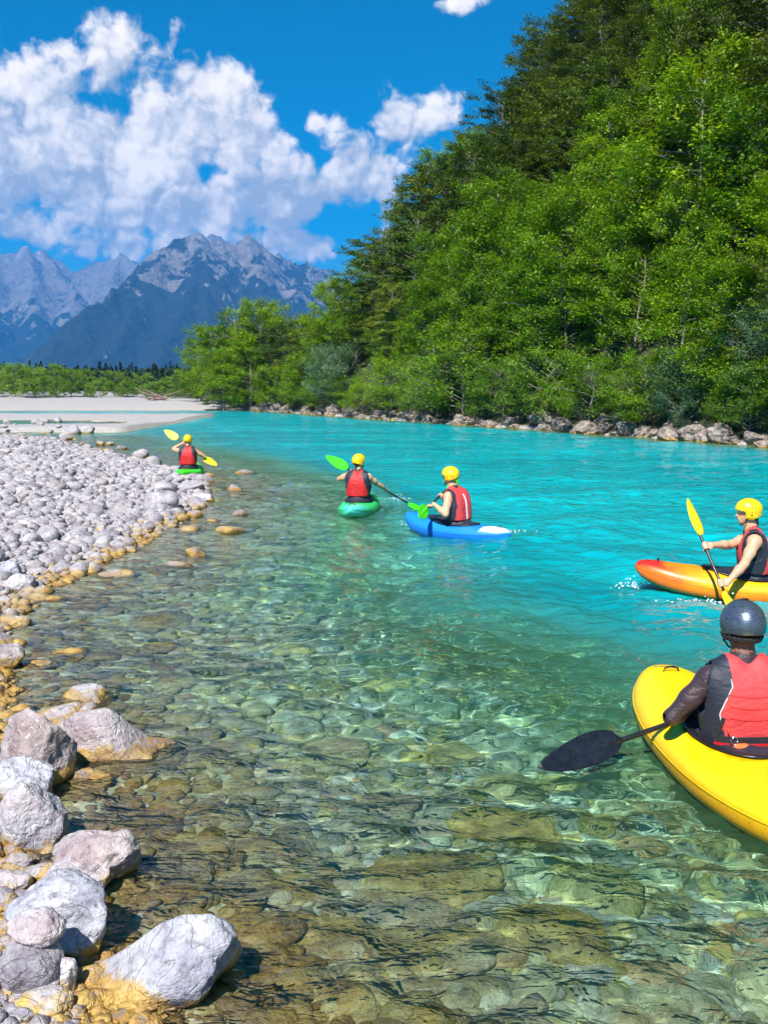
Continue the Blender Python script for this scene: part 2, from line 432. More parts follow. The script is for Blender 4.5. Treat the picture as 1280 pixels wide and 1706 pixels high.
def water_z(P):
    y = P[:, 1]
    calm = 0.65 + 0.35 * sstep(0.12, 0.65, -ground_z(P))          # ripples die down over the shallows
    z = (W1(P) * sstep(40, 14, y) + W2(P) * sstep(16, 9, y) * 0.9) * calm + W3(P) * sstep(140, 60, y)
    for x0, y0, r, h in WAKES: z = z + h * np.exp(-((P[:, 0] - x0) ** 2 + (y - y0) ** 2) / r ** 2)
    return z
ABS_R, ABS_G, ABS_B = 0.80, 0.03, 0.09      # absorption per metre of depth, one way
def water_mat():
    m = bpy.data.materials.new('river_water'); m.use_nodes = True
    t = NT(m.node_tree); t.n.clear()
    out = t.add('ShaderNodeOutputMaterial')
    geo = t.add('ShaderNodeNewGeometry'); pos = geo.outputs['Position']
    st = t.vmath('MULTIPLY', pos, (0.60, 1.0, 1.0))
    far = t.rng(t.xyz(pos)[1], 7, 22, 0.0, 1.0)
    hf = t.math('ADD', t.noise(st, 2.2, 3, 0.6, 0.4), t.math('MULTIPLY', t.noise(st, 8.5, 2, 0.6), 0.28))
    hn = t.noise(st, 7.5, 3, 0.62, 0.4)                       # short ripples close by
    h = t.math('ADD', t.math('MULTIPLY', hf, t.math('ADD', 0.12, t.math('MULTIPLY', far, 0.88))), t.math('MULTIPLY', hn, t.math('SUBTRACT', 0.32, t.math('MULTIPLY', far, 0.18))))
    nrm = t.bump(h, 1.0, 0.10)
    dep = t.add('ShaderNodeAttribute', attribute_name='depth').outputs['Fac']
    def beer(k): return t.math('EXPONENT', t.math('MULTIPLY', dep, -k))
    tint = t.add('ShaderNodeCombineColor')
    for i_, k_ in enumerate((ABS_R, ABS_G, ABS_B)): t.put(tint.inputs[i_], beer(k_))
    refr = t.add('ShaderNodeBsdfRefraction'); refr.inputs['IOR'].default_value = 1.36; refr.inputs['Roughness'].default_value = 0.0
    glo = t.add('ShaderNodeBsdfGlossy'); glo.inputs['Roughness'].default_value = 0.04
    t.put(refr.inputs['Color'], tint.outputs[0]); t.put(glo.inputs['Normal'], nrm)
    fr = t.add('ShaderNodeFresnel'); fr.inputs['IOR'].default_value = 1.36; t.put(fr.inputs['Normal'], nrm)
    mx = t.add('ShaderNodeMixShader'); t.put(mx.inputs[0], t.math('MULTIPLY', fr.outputs[0], 1.0))
    t.l.new(glo.outputs[0], mx.inputs[2])
    # the milky glacial flour of the deep channel: light scattered back out of the water itself
    milk = t.add('ShaderNodeBsdfDiffuse'); t.put(milk.inputs['Color'], t.mix(t.rng(dep, 0.45, 1.3, 0, 1, True), (0.16, 0.46, 0.20), t.mix(t.rng(t.noise(t.vmath('MULTIPLY', pos, (0.10, 0.42, 1.0)), 1.0, 3, 0.6), 0.38, 0.66), (0.002, 0.34, 0.40), (0.002, 0.52, 0.57))))
    t.put(milk.inputs['Normal'], t.bump(h, 0.35, 0.10))
    body = t.add('ShaderNodeMixShader'); t.put(body.inputs[0], t.math('MULTIPLY', t.math('SUBTRACT', 1.0, beer(1.8)), t.rng(dep, 0.25, 1.7, 0.04, 0.88)))
    t.l.new(refr.outputs[0], body.inputs[1]); t.l.new(milk.outputs[0], body.inputs[2])
    t.l.new(body.outputs[0], mx.inputs[1])
    t.l.new(mx.outputs[0], out.inputs['Surface'])
    return m
wx = spaced(-70, 60, (-4, 6.5), 0.034, 1.06)
wy = spaced(-6, 150, (2.0, 10), 0.034, 1.014)
water = tag(link('river_water', grid_mesh('river_water', wx, wy, water_z), water_mat()), kind='structure')
_wv = np.array([v.co[:] for v in water.data.vertices]); attr(water.data, 'depth', np.clip(_wv[:, 2] - ground_z(_wv[:, :2]), 0, 3.2))
water.cycles.is_caustics_caster = True
print('water verts', len(water.data.vertices), 'ground verts', len(ground.data.vertices))
# ------------------------------------------------------------------ valley floor to the horizon, mountains, haze
def valley_mat():
    m, t, b = material('valley_floor')
    pos = t.add('ShaderNodeNewGeometry').outputs['Position']
    n = t.noise(pos, 0.02, 5); n2 = t.noise(pos, 0.4, 4)
    c = t.mix(t.rng(n, 0.35, 0.65), (0.03, 0.055, 0.015), (0.07, 0.10, 0.025))
    c = t.mix(t.rng(n2, 0.3, 0.7, 0, 0.5), c, (0.02, 0.035, 0.012))
    t.put(b.inputs['Base Color'], c); b.inputs['Roughness'].default_value = 0.9
    return m
def frame_mesh(x0, x1, y0, y1, X0, X1, Y0, Y1, z):
    V = [(X0, Y0, z), (X1, Y0, z), (X1, Y1, z), (X0, Y1, z), (x0, y0, z), (x1, y0, z), (x1, y1, z), (x0, y1, z)]
    F = [(0, 1, 5, 4), (1, 2, 6, 5), (2, 3, 7, 6), (3, 0, 4, 7)]
    return mesh_np('ground', V, F, False)
tag(link('ground', frame_mesh(-69.5, 74.5, -7.5, 170, -5200, 5200, -1500, 8450, 0.45), valley_mat()), kind='structure')

def mtn_pts(lst):
    return [tuple(at_depth(px, py, y)) for px, py, y in lst]
RIDGES = [  # crest lines and spurs of the central massif, then the pale range behind it
    [(318, 386, 4500), (336, 398, 4560), (352, 408, 4650), (378, 402, 4750), (392, 406, 4800), (409, 391, 4850), (428, 404, 4900), (452, 420, 5000), (515, 441, 5200), (640, 500, 5600), (800, 560, 6000)],
    [(318, 386, 4500), (306, 400, 4420), (288, 418, 4330), (246, 452, 4150), (200, 470, 3980), (160, 490, 3800), (120, 525, 3650), (85, 570, 3500), (60, 610, 3400)],
    [(318, 386, 4500), (332, 425, 4280), (318, 462, 4080), (290, 500, 3880), (262, 545, 3680), (240, 600, 3450)],
    [(332, 425, 4280), (372, 462, 4080), (392, 500, 3900), (400, 560, 3600), (405, 610, 3400)],
    [(409, 391, 4850), (425, 432, 4600), (452, 470, 4350), (480, 520, 4050), (500, 600, 3600)],
    [(378, 402, 4750), (388, 440, 4500), (415, 478, 4250), (440, 530, 3950), (450, 610, 3500)],
    [(318, 462, 4080), (345, 505, 3880), (340, 560, 3600), (345, 620, 3350)],
    [(200, 470, 3980), (205, 520, 3760), (180, 570, 3560), (170, 620, 3350)],
    [(350, 386, 6300), (330, 392, 6300), (300, 402, 6350), (275, 425, 6400), (255, 440, 6500), (235, 440, 6600), (214, 427, 6700), (198, 420, 6750), (182, 428, 6800), (165, 428, 6850), (148, 440, 6900), (130, 440, 6950),
     (112, 434, 6950), (95, 430, 6950), (78, 424, 6950), (66, 417, 6900), (52, 424, 6900), (38, 412, 6850), (22, 415, 6850), (5, 420, 6850), (-40, 408, 6900), (-120, 425, 7000), (-300, 440, 7200)],
    [(350, 386, 6300), (365, 398, 6350), (420, 430, 6500), (520, 470, 6800)],
    [(38, 412, 6850), (55, 450, 6350), (40, 500, 5800), (60, 550, 5300), (70, 610, 4800)],
    [(66, 417, 6900), (105, 460, 6400), (125, 505, 5900), (118, 550, 5400), (125, 610, 4900)],
    [(-40, 408, 6900), (-20, 460, 6300), (-15, 520, 5700), (10, 570, 5200), (20, 610, 4900)],
    [(198, 420, 6750), (190, 455, 6400), (200, 500, 6000), (205, 600, 5400)],
    [(130, 440, 6950), (150, 470, 6500), (165, 520, 6000)],
]
def mountain_h(P):
    wn = np.c_[VN.fbm(P / 260 + 5, 4) - .5, VN.fbm(P / 260 + 31, 4) - .5]
    Q = P + wn * 200
    H = np.full(len(P), -60.0)
    for ln in RIDGES:
        pts = mtn_pts(ln)
        for a, b in zip(pts[:-1], pts[1:]):
            a2, b2 = np.array(a[:2]), np.array(b[:2]); d = b2 - a2; L = (d ** 2).sum()
            t = np.clip(((Q - a2) @ d) / L, 0, 1)
            r = np.hypot(*(Q - (a2 + t[:, None] * d)).T)
            h = a[2] + (b[2] - a[2]) * t - 0.80 * r - 60 * (1 - np.exp(-r / 60.0)) * 0.4
            m = h > H; H[m] = h[m]
    n1 = 1 - np.abs(2 * VN.fbm(P / 170, 5, 0.55) - 1) * 2
    n2 = 1 - np.abs(2 * VN.fbm(P / 55 + 3, 4, 0.55) - 1) * 2
    k = np.clip(H / 500, 0.1, 1)
    return np.maximum(H + (n1 - 0.6) * 46 * k + (n2 - 0.6) * 15 * k, -3.0)
def mountain_mat():
    m, t, b = material('mountain_rock_and_forest')
    geo = t.add('ShaderNodeNewGeometry'); pos = geo.outputs['Position']
    nz = t.xyz(geo.outputs['Normal'])[2]; z = t.xyz(pos)[2]; y = t.xyz(pos)[1]
    n1 = t.noise(pos, 0.006, 6, 0.62); n2 = t.noise(pos, 0.03, 6, 0.68); n3 = t.noise(pos, 0.0022, 4, 0.55)
    rock = t.mix(t.rng(n2, 0.32, 0.68), (0.08, 0.078, 0.075), (0.27, 0.26, 0.25))
    rock = t.mix(t.rng(n1, 0.45, 0.65, 0, 0.5), rock, (0.30, 0.25, 0.20))
    forest = t.mix(t.rng(n2, 0.35, 0.65), (0.006, 0.012, 0.006), (0.022, 0.034, 0.012))
    steep = t.rng(nz, 0.80, 0.58)
    up = t.rng(z, 250, 820)
    up = t.math('ADD', up, t.rng(y, 5200, 6200, 0, 0.35))
    f = t.math('ADD', t.math('ADD', t.math('MULTIPLY', up, 0.75), t.math('MULTIPLY', steep, 0.22)), t.math('ADD', t.math('MULTIPLY', t.math('SUBTRACT', n1, 0.5), 1.9), t.math('MULTIPLY', t.math('SUBTRACT', n2, 0.5), 0.7)))
    c = t.mix(t.rng(f, 0.40, 0.56, 0, 1, True), forest, rock)
    snow = t.math('MULTIPLY', t.rng(z, 850, 1050), t.math('MULTIPLY', t.rng(n1, 0.56, 0.62), t.rng(y, 5200, 6000)))
    c = t.mix(snow, c, (0.85, 0.86, 0.88))
    t.put(b.inputs['Base Color'], c); b.inputs['Roughness'].default_value = 0.9
    t.put(b.inputs['Normal'], t.bump(t.math('ADD', n2, t.noise(pos, 0.012, 6, 0.6)), 0.8, 45))
    return m
mx = np.arange(-4200, 2300, 14.0); my = np.concatenate([np.arange(3250, 5400, 13.0), np.arange(5400, 8300, 26.0)])
tag(link('mountains', grid_mesh('mountains', mx, my, mountain_h), mountain_mat()), kind='structure')

def haze():
    bm = bmesh.new(); bmesh.ops.create_cube(bm, size=1)
    me = bpy.data.meshes.new('haze'); bm.to_mesh(me); bm.free()
    m = bpy.data.materials.new('haze_air'); m.use_nodes = True; t = NT(m.node_tree); t.n.clear()
    o_ = t.add('ShaderNodeOutputMaterial'); v = t.add('ShaderNodeVolumePrincipled')
    v.inputs['Color'].default_value = (0.03, 0.36, 1.0, 1); v.inputs['Density'].default_value = HAZE; v.inputs['Anisotropy'].default_value = 0.0
    t.l.new(v.outputs[0], o_.inputs['Volume'])
    o = link('haze', me, m); o.scale = (10600, 10200, HAZE_TOP + 6); o.location = (0, 3500, HAZE_TOP / 2 - 3)
    return tag(o, kind='stuff')
HAZE = 1.3e-4
HAZE_TOP = max(v.co.z for v in bpy.data.objects['mountains'].data.vertices) + 12
print('haze top', HAZE_TOP)
haze()
# ------------------------------------------------------------------ trees
def leaf_mat(name, cols, trans=0.30, rough=0.45, vary=0.5):
    m, t, b = material(name)
    a = t.add('ShaderNodeAttribute', attribute_name='rnd').outputs['Fac']
    info = t.add('ShaderNodeObjectInfo').outputs['Random']
    f = t.math('ADD', t.math('MULTIPLY', a, 0.55), t.math('MULTIPLY', info, 0.45))
    c = t.ramp(f, [(i / (len(cols) - 1), k) for i, k in enumerate(cols)])
    t.put(b.inputs['Base Color'], c); b.inputs['Roughness'].default_value = rough
    b.inputs['Specular IOR Level'].default_value = 0.35
    tr = t.add('ShaderNodeBsdfTranslucent'); t.put(tr.inputs['Color'], t.mix(1.0, c, (1.3, 1.15, 0.5), 'MULTIPLY'))
    mx = t.add('ShaderNodeMixShader'); mx.inputs[0].default_value = trans
    t.l.new(b.outputs[0], mx.inputs[1]); t.l.new(tr.outputs[0], mx.inputs[2])
    t.l.new(mx.outputs[0], t.n['Material Output'].inputs['Surface'])
    return m
M_BEECH = leaf_mat('beech_leaf', [(0.008, 0.023, 0.001), (0.038, 0.083, 0.002), (0.11, 0.165, 0.003), (0.25, 0.285, 0.006)], 0.22)
M_BRIGHT = leaf_mat('bright_leaf', [(0.036, 0.105, 0.002), (0.11, 0.23, 0.003), (0.21, 0.35, 0.004), (0.34, 0.44, 0.008)], 0.35)
M_SILVER = leaf_mat('silver_leaf', [(0.03, 0.09, 0.025), (0.08, 0.17, 0.07), (0.14, 0.25, 0.12), (0.20, 0.31, 0.17)], 0.25)
M_WILLOW = leaf_mat('willow_leaf', [(0.06, 0.14, 0.010), (0.12, 0.24, 0.018), (0.19, 0.33, 0.03), (0.25, 0.38, 0.05)], 0.3)
M_CONIFER = leaf_mat('conifer_needle', [(0.008, 0.024, 0.009), (0.022, 0.048, 0.014), (0.05, 0.09, 0.022)], 0.1)
def bark_mat(name, c0, c1):
    m, t, b = material(name)
    co = t.add('ShaderNodeTexCoord').outputs['Object']
    st = t.vmath('MULTIPLY', co, (1, 1, 0.25))
    n = t.noise(st, 9, 6, 0.65)
    t.put(b.inputs['Base Color'], t.mix(t.rng(n, 0.35, 0.65), c0, c1)); b.inputs['Roughness'].default_value = 0.9
    t.put(b.inputs['Normal'], t.bump(n, 0.6, 0.03))
    return m
M_BARK = bark_mat('grey_bark', (0.10, 0.085, 0.07), (0.34, 0.31, 0.27))
M_DEAD = bark_mat('dead_wood', (0.12, 0.075, 0.06), (0.34, 0.24, 0.20))

def tubes(paths, sides=6):
    """tapered tubes: paths = list of (points (n,3), radii (n)); returns V, F"""
    VV, FF, base = [], [], 0
    for pts, rad in paths:
        pts = np.asarray(pts, float); rad = np.asarray(rad, float); n = len(pts)
        tan = np.gradient(pts, axis=0); tan /= np.linalg.norm(tan, axis=1)[:, None] + 1e-9
        ref = np.where(np.abs(tan[:, 2:3]) > 0.9, np.array([[1., 0, 0]]), np.array([[0, 0, 1.]]))
        a = np.cross(tan, ref); a /= np.linalg.norm(a, axis=1)[:, None] + 1e-9
        b = np.cross(tan, a)
        ang = np.linspace(0, 2 * np.pi, sides, endpoint=False)
        ring = pts[:, None, :] + rad[:, None, None] * (a[:, None, :] * np.cos(ang)[None, :, None] + b[:, None, :] * np.sin(ang)[None, :, None])
        VV.append(ring.reshape(-1, 3))
        i = base + np.arange(n * sides).reshape(n, sides); j = np.roll(i, -1, 1)
        FF.append(np.stack([i[:-1], j[:-1], j[1:], i[1:]], -1).reshape(-1, 4))
        tip = base + n * sides
        VV.append(pts[-1:]); base = tip + 1
        FF.append(np.stack([i[-1], j[-1], np.full(sides, tip), np.full(sides, tip)], -1)[:, [0, 1, 2, 2]])
    V = np.concatenate(VV); F = np.concatenate(FF)
    return V, F

def tube_mesh(name, paths, sides=6):
    V, F = tubes(paths, sides)
    quad = F[F[:, 2] != F[:, 3]]; tri = F[F[:, 2] == F[:, 3]][:, :3]
    me = bpy.data.meshes.new(name)
    me.from_pydata(V.tolist(), [], quad.tolist() + tri.tolist())
    me.polygons.foreach_set('use_smooth', np.ones(len(me.polygons), bool)); me.update()
    return me

def leaves_mesh(name, C, D, N, size, aspect, r):
    """one rhombic leaf at each centre C pointing along D with normal N"""
    n = len(C)
    D = D / (np.linalg.norm(D, axis=1)[:, None] + 1e-9)
    S = np.cross(D, N); S /= np.linalg.norm(S, axis=1)[:, None] + 1e-9
    U = np.cross(S, D)
    L = (size * r.uniform(0.7, 1.3, n))[:, None]; W = L * aspect
    V = np.stack([C - D * L * .5, C + S * W * .5 + U * L * .06, C + D * L * .5 - U * L * .05, C - S * W * .5 + U * L * .06], 1).reshape(-1, 3)
    F = np.arange(n * 4).reshape(n, 4)
    me = mesh_np(name, V, F, False)
    return me

def make_tree(kind, seed, H, R, nb, nt, nl, leaf, aspect, base=0.12, rise=0.25, flat=0.28, lump=0.3, lean=0.0, top=0.75, twist=0.5, trunk_r=0.11):
    """trunk and limbs (paths) and crown leaves of one tree; unit: metres"""
    r = np.random.default_rng(seed)
    tp = np.array([[lean * (k / 7) ** 1.5 * H * 0.3 + r.normal(0, .05) * k / 3, r.normal(0, .05) * k / 3, k / 7 * H * 0.93] for k in range(8)])
    trunk = [(np.vstack([[0, 0, -0.6], tp]), np.r_[trunk_r * 1.2, np.linspace(trunk_r, 0.02, 8)])]
    limbs = []; C = []; Dv = []; Nv = []; RV = []
    for i in range(nb):
        f = base + (1 - base) * ((i + r.random()) / nb) ** 0.9
        z0 = f * H * 0.9
        p0 = np.array([np.interp(z0, tp[:, 2], tp[:, 0]), np.interp(z0, tp[:, 2], tp[:, 1]), z0])
        az = i * 2.39996 + r.normal(0, twist)
        env = math.sqrt(max(0.05, 1 - ((f - 0.42) / 0.64) ** 2))
        env = max(env, 0.30)
        lum = 1 + lump * (r.random() - 0.5) * 2
        ln = R * env * lum
        dirv = np.array([math.cos(az), math.sin(az), rise + 0.7 * max(0, f - 0.55) / 0.45 + r.normal(0, .12)])
        dirv /= np.linalg.norm(dirv)
        ks = np.linspace(0, 1, 6)
        pts = p0 + dirv * ln * ks[:, None] + np.array([0, 0, -0.18 * ln]) * (ks ** 2)[:, None] + r.normal(0, .04 * ln, (6, 3)) * ks[:, None]
        limbs.append((pts, np.linspace(max(0.018, trunk_r * 0.42 * (1.1 - f)), 0.008, 6)))
        for k in range(nt):
            q = 0.30 + 0.72 * math.sqrt((k + r.random()) / nt)
            c = np.array([np.interp(q, ks, pts[:, a]) for a in range(3)])
            side = np.array([-dirv[1], dirv[0], 0]); side /= np.linalg.norm(side) + 1e-9
            sgn = 1 if k % 2 else -1
            tdir = dirv * 0.7 + side * sgn * r.uniform(0.3, 1.0) + np.array([0, 0, r.normal(-.05, .2)])
            tdir /= np.linalg.norm(tdir)
            tl = R * r.uniform(0.16, 0.34)
            s = r.random(nl)
            cc = c + tdir * (s * tl)[:, None] + r.normal(0, 1, (nl, 3)) * np.array([tl * .22, tl * .22, tl * flat * .5])
            cc[:, 2] -= 0.12 * tl * s
            C.append(cc)
            Dv.append(tdir * 0.8 + r.normal(0, .42, (nl, 3)) - np.array([0, 0, 0.18]))
            nrm = np.array([0, 0, 1.0]) + dirv * 0.35 + r.normal(0, .16, 3) + r.normal(0, .28, (nl, 3))
            Nv.append(nrm)
            RV.append(np.clip(0.5 * r.random() + 0.5 * r.random(nl), 0, 1))
    C = np.concatenate(C); Dv = np.concatenate(Dv); Nv = np.concatenate(Nv); RV = np.concatenate(RV)
    crown = leaves_mesh(kind + '_crown', C, Dv, Nv, leaf, aspect, r)
    attr(crown, 'rnd', np.repeat(RV, 4))
    return tube_mesh(kind + '_trunk', trunk, 7), tube_mesh(kind + '_limbs', limbs, 4), crown

def plant(name, protos, mats, loc, s, rz, label, cat, group=None, tilt=(0, 0)):
    """one tree: an empty at the foot with its trunk, limbs and crown"""
    tr, li, cr = protos
    o = empty(name, loc, rz); o.rotation_euler = (tilt[0], tilt[1], rz); o.scale = s if isinstance(s, tuple) else (s, s, s)
    link('trunk', tr, M_BARK, o); link('limbs', li, M_BARK, o); link('crown', cr, mats, o)
    return tag(o, label, cat, group)

P_BEECH = [make_tree('beech', 100 + i, 8.2, 3.0, 64, 8, 30, 0.165, 0.52, rise=0.22, flat=0.15, lump=0.45, base=0.05) for i in range(4)]
P_MAPLE = [make_tree('maple', 200 + i, 8.6, 2.9, 58, 8, 32, 0.155, 0.70, base=0.08, rise=0.40, flat=0.55, lump=0.4, trunk_r=0.10) for i in range(3)]
P_BUSH = [make_tree('bush', 300 + i, 3.4, 1.9, 40, 7, 26, 0.10, 0.6, base=0.02, rise=0.55, flat=0.6, lump=0.4, trunk_r=0.05) for i in range(3)]
P_SILV = [make_tree('silver_bush', 400 + i, 3.4, 1.7, 44, 8, 26, 0.14, 0.24, base=0.02, rise=0.75, flat=0.7, lump=0.35, trunk_r=0.05) for i in range(2)]

def gz(x, y): return float(ground_z(np.array([[x, y]]))[0])
def bank_dist(x, y): return float(-sd_poly(np.array([[x, y]]), BANK)[0])

def on_slope(px, py):
    ys = np.arange(34, 120, 0.25); q = np.array([at_depth(px, py, y)[:] for y in ys])
    hit = np.where(ground_z(q[:, :2]) > q[:, 2])[0]
    return q[hit[0]] if len(hit) else q[-1]
# hand-placed trees that stand out in the picture
def put_tree(px, py_foot, d, protos, mat, h, label, name='tree', cat='tree', wid=1.0, rz=None, base_h=8.4):
    p = at_depth(px, py_foot, d) if d else Vector(on_slope(px, py_foot)); z = gz(p.x, p.y)
    s = h / base_h
    return plant(name, protos, mat, (p.x, p.y, z - 0.1), (s * wid, s * wid, s), random.uniform(0, 6.28) if rz is None else rz, label, cat)
SPECIAL = []
def special(*a, **k):
    o = put_tree(*a, **k); SPECIAL.append((o.location.x, o.location.y, 1.6)); return o

def hillside():
    rr = np.random.default_rng(21)
    n = 0; k = 0
    GX, GY = np.meshgrid(np.arange(-34, 62, 2.8), np.arange(24, 112, 2.8), indexing='ij')
    P = np.c_[GX.ravel(), GY.ravel()] + rr.uniform(-1.3, 1.3, (GX.size, 2))
    sb = -sd_poly(P, BANK); P = P[(sb > 1.5) & (sb < 34)]; sb = sb[(sb > 1.5) & (sb < 34)]
    z = ground_z(P); x, y = P.T
    ok = (x < 0.44 * y + 4) & (x > -0.30 * y) & (z < 0.44 * y + 3) & ~((y > 97) & (sb > 8)) & ~((y > 88) & (sb > 22))
    P, sb, z = P[ok], sb[ok], z[ok]
    hid = np.zeros(len(P), bool)                       # behind the crest: nothing of it shows
    for t_ in np.linspace(0.3, 0.97, 34): hid |= ground_z(P * t_) + 5.0 > CAM_H + (z + 9.0 - CAM_H) * t_
    pts = [(P[i, 0], P[i, 1], z[i], sb[i]) for i in np.where(~hid)[0]]
    for x, y, z, sb in pts:
        if any((x - a) ** 2 + (y - b) ** 2 < r * r for a, b, r in SPECIAL): continue
        u = VN.fbm(np.array([[x * 0.09 + 3, y * 0.09]]), 3)[0]
        maple = (z < 18 and u > 0.57) or (z < 8 and rr.random() < 0.45)
        s = rr.uniform(0.66, 1.04) * (1.0 if sb > 4 else 0.8)
        P = P_MAPLE[n % 3] if maple else P_BEECH[n % 4]
        tilt = (rr.normal(0, .06), -0.10 + rr.normal(0, .06))
        px = 640 + FPX * x / y
        where = 'near the far clump' if px < 540 else 'above the turquoise-green kayak' if px < 690 else 'above the blue kayak' if px < 880 else 'between blue and orange kayaks' if px < 1080 else 'towards the right edge'
        zone = ('low by the water ' if z < 4 else 'half way up the slope ' if z < 14 else 'high on the slope ') + where
        if maple:
            plant('maple_tree', P, M_BRIGHT, (x, y, z - 0.1), (s, s, s * rr.uniform(.9, 1.1)), rr.uniform(0, 6.28),
                  'light green leafy tree ' + zone, 'tree', 'light green hillside trees ' + zone, tilt)
        else:
            plant('beech_tree', P, M_BEECH, (x, y, z - 0.1), (s, s, s * rr.uniform(.85, 1.1)), rr.uniform(0, 6.28),
                  'dark green layered beech tree ' + zone, 'tree', 'dark green hillside beeches ' + zone, tilt)
        n += 1
    print('hillside trees', n)

special(1160, 440, 0, P_MAPLE[0], M_BRIGHT, 9.8, 'tall bright green tree with pale bare limbs showing, upper right of the hillside', 'maple_tree', wid=1.15)
special(1255, 480, 0, P_MAPLE[1], M_BRIGHT, 8.0, 'bright green tree at the right edge beside the tall pale-limbed one', 'maple_tree', wid=1.1)
special(955, 570, 0, P_MAPLE[2], M_BRIGHT, 8.2, 'rounded bright yellow-green tree standing forward in the middle of the hillside', 'maple_tree')
special(800, 590, 0, P_MAPLE[1], M_BRIGHT, 8.6, 'slender light green tree with a thin pale trunk left of the rounded one', 'maple_tree', wid=0.8)
for px, d, h, w, lab in [(352, 99, 7.6, 1.1, 'broad bushy green tree at the far end of the wooded bank'), (395, 97, 8.8, 1.1, 'tallest rounded tree of the clump where the bank meets the far gravel'),
                         (436, 94, 8.4, 1.1, 'rounded green tree between the far clump and the hillside'), (372, 93, 6.0, 1.2, 'low green tree in front of the far clump'),
                         (418, 91, 6.5, 1.2, 'low bright tree at the waterline before the far clump'), (335, 104, 6.5, 1.2, 'low round tree nearest the far gravel bank')]:
    special(px, 660, d, P_MAPLE[int(px) % 3], M_WILLOW if px % 2 == 0 else M_BRIGHT, h, lab, 'riverside_tree', wid=w)
hillside()

# shrubs along the waterline
SHRUBS = [(560, 670, 76, P_SILV[0], M_SILVER, 4.6, 1.1, 'silvery green shrub at the waterline, farthest of the pale shrubs'),
          (725, 690, 58, P_BUSH[0], M_BRIGHT, 5.0, 1.2, 'big bright green bush hanging over the rocks of the bank'),
          (690, 685, 60.5, P_BUSH[1], M_WILLOW, 3.6, 1.2, 'yellow-green bush left of the big bright bush'),
          (1130, 700, 41, P_SILV[1], M_SILVER, 3.1, 1.0, 'blue-grey silvery bush above the rocks near the right edge'),
          (1275, 640, 38, P_SILV[0], M_SILVER, 3.6, 0.9, 'blue-grey silvery shrub cut by the right edge of the picture'),
          (1200, 710, 38.5, P_BUSH[2], M_BRIGHT, 1.5, 1.3, 'low fresh green plant cushion on top of the rocks'),
          (860, 700, 50.5, P_BUSH[1], M_BEECH, 3.4, 1.2, 'dark green bush overhanging the water in mid bank'),
          (960, 700, 47, P_BUSH[2], M_BEECH, 3.2, 1.2, 'dark leafy bush behind the tan boulders'),
          (1060, 695, 43.5, P_BUSH[0], M_WILLOW, 3.0, 1.1, 'yellow-green bush just left of the silvery bush'),
          (640, 680, 66.5, P_BUSH[2], M_BEECH, 3.6, 1.2, 'dark bush above the waterline between the pale shrub and the bright one'),
          (500, 680, 82, P_BUSH[0], M_WILLOW, 4.2, 1.2, 'light bush at the far bend of the bank'),
          (790, 700, 54, P_BUSH[1], M_BRIGHT, 3.0, 1.2, 'small bright bush right of the big bright bush'),
          (455, 682, 87, P_BUSH[2], M_BRIGHT, 3.6, 1.3, 'green bush at the water between far clump and bend'),
          (1240, 715, 37.5, P_BUSH[1], M_BEECH, 2.4, 1.1, 'dark low bush at the right end of the rocks')]
for px, py, d, P, M, h, w, lab in SHRUBS:
    p = at_depth(px, py, d); s = h / 3.4
    x, y = p.x, p.y
    for _ in range(30):                                   # stand on the bank, not in the river
        if bank_dist(x, y) > 0.7: break
        x += 0.25; y += 0.1
    plant('shrub', P, M, (x, y, gz(x, y) - 0.05), (s * w, s * w, s), random.uniform(0, 6.28), lab, 'shrub')

# small bushes that hang over the rocks all along the bank
rb = np.random.default_rng(44)
_pts = np.array(BANK); _cum = np.r_[0, np.cumsum(np.linalg.norm(np.diff(_pts, axis=0), axis=1))]
for k_, s_ in enumerate(np.arange(_cum[2] - 3, _cum[6], 2.1)):
    s_ += rb.uniform(-.7, .7); off = rb.uniform(0.5, 1.7)
    x = np.interp(s_, _cum, _pts[:, 0]) + off * .91; y = np.interp(s_, _cum, _pts[:, 1]) + off * .41
    h_ = rb.uniform(1.1, 2.5) / 3.4; M_ = (M_BEECH, M_BRIGHT, M_BEECH, M_WILLOW)[k_ % 4]
    lab = ('dark', 'bright green', 'dark', 'yellow-green')[k_ % 4]
    zone = 'at the right' if y < 48 else ('in the middle' if y < 64 else 'at the far bend')
    plant('bank_bush', P_BUSH[k_ % 3], M_, (x, y, gz(x, y) - .05), (h_ * 1.35, h_ * 1.35, h_), rb.uniform(0, 6.28), 'small ' + lab + ' bush overhanging the bank rocks ' + zone, 'bush', lab + ' bank bushes ' + zone)

# dead tree with bare branches on the slope
def dead_tree(px, d, h, lab):
    r = np.random.default_rng(px)
    p = Vector(on_slope(px, d)); paths = []
    def grow(p0, dirv, ln, rad, lev):
        ks = np.linspace(0, 1, 5); pts = p0 + dirv * ln * ks[:, None] + r.normal(0, ln * .03, (5, 3)) * ks[:, None]
        paths.append((pts, np.linspace(rad, rad * .45, 5)))
        if lev:
            for k in range(4):
                q = r.uniform(.35, 1); nd = dirv + r.normal(0, .38, 3) + np.array([0, 0, .15]); nd /= np.linalg.norm(nd)
                grow(pts[0] + (pts[-1] - pts[0]) * q, nd, ln * r.uniform(.4, .65), rad * .5, lev - 1)
    for k in range(3):
        grow(np.zeros(3), np.array([r.normal(0, .22), r.normal(0, .2), 1.0]), h * r.uniform(.55, .75), .075, 2)
    o = empty('dead_tree', (p.x, p.y, gz(p.x, p.y)))
    link('trunk', tube_mesh('dead_trunk', paths[:1], 6), M_DEAD, o)
    link('limbs', tube_mesh('dead_limbs', paths[1:], 4), M_DEAD, o)
    tag(o, lab, 'dead tree')
dead_tree(1052, 440, 5.2, 'bare dead tree with upright brown branches among green crowns')

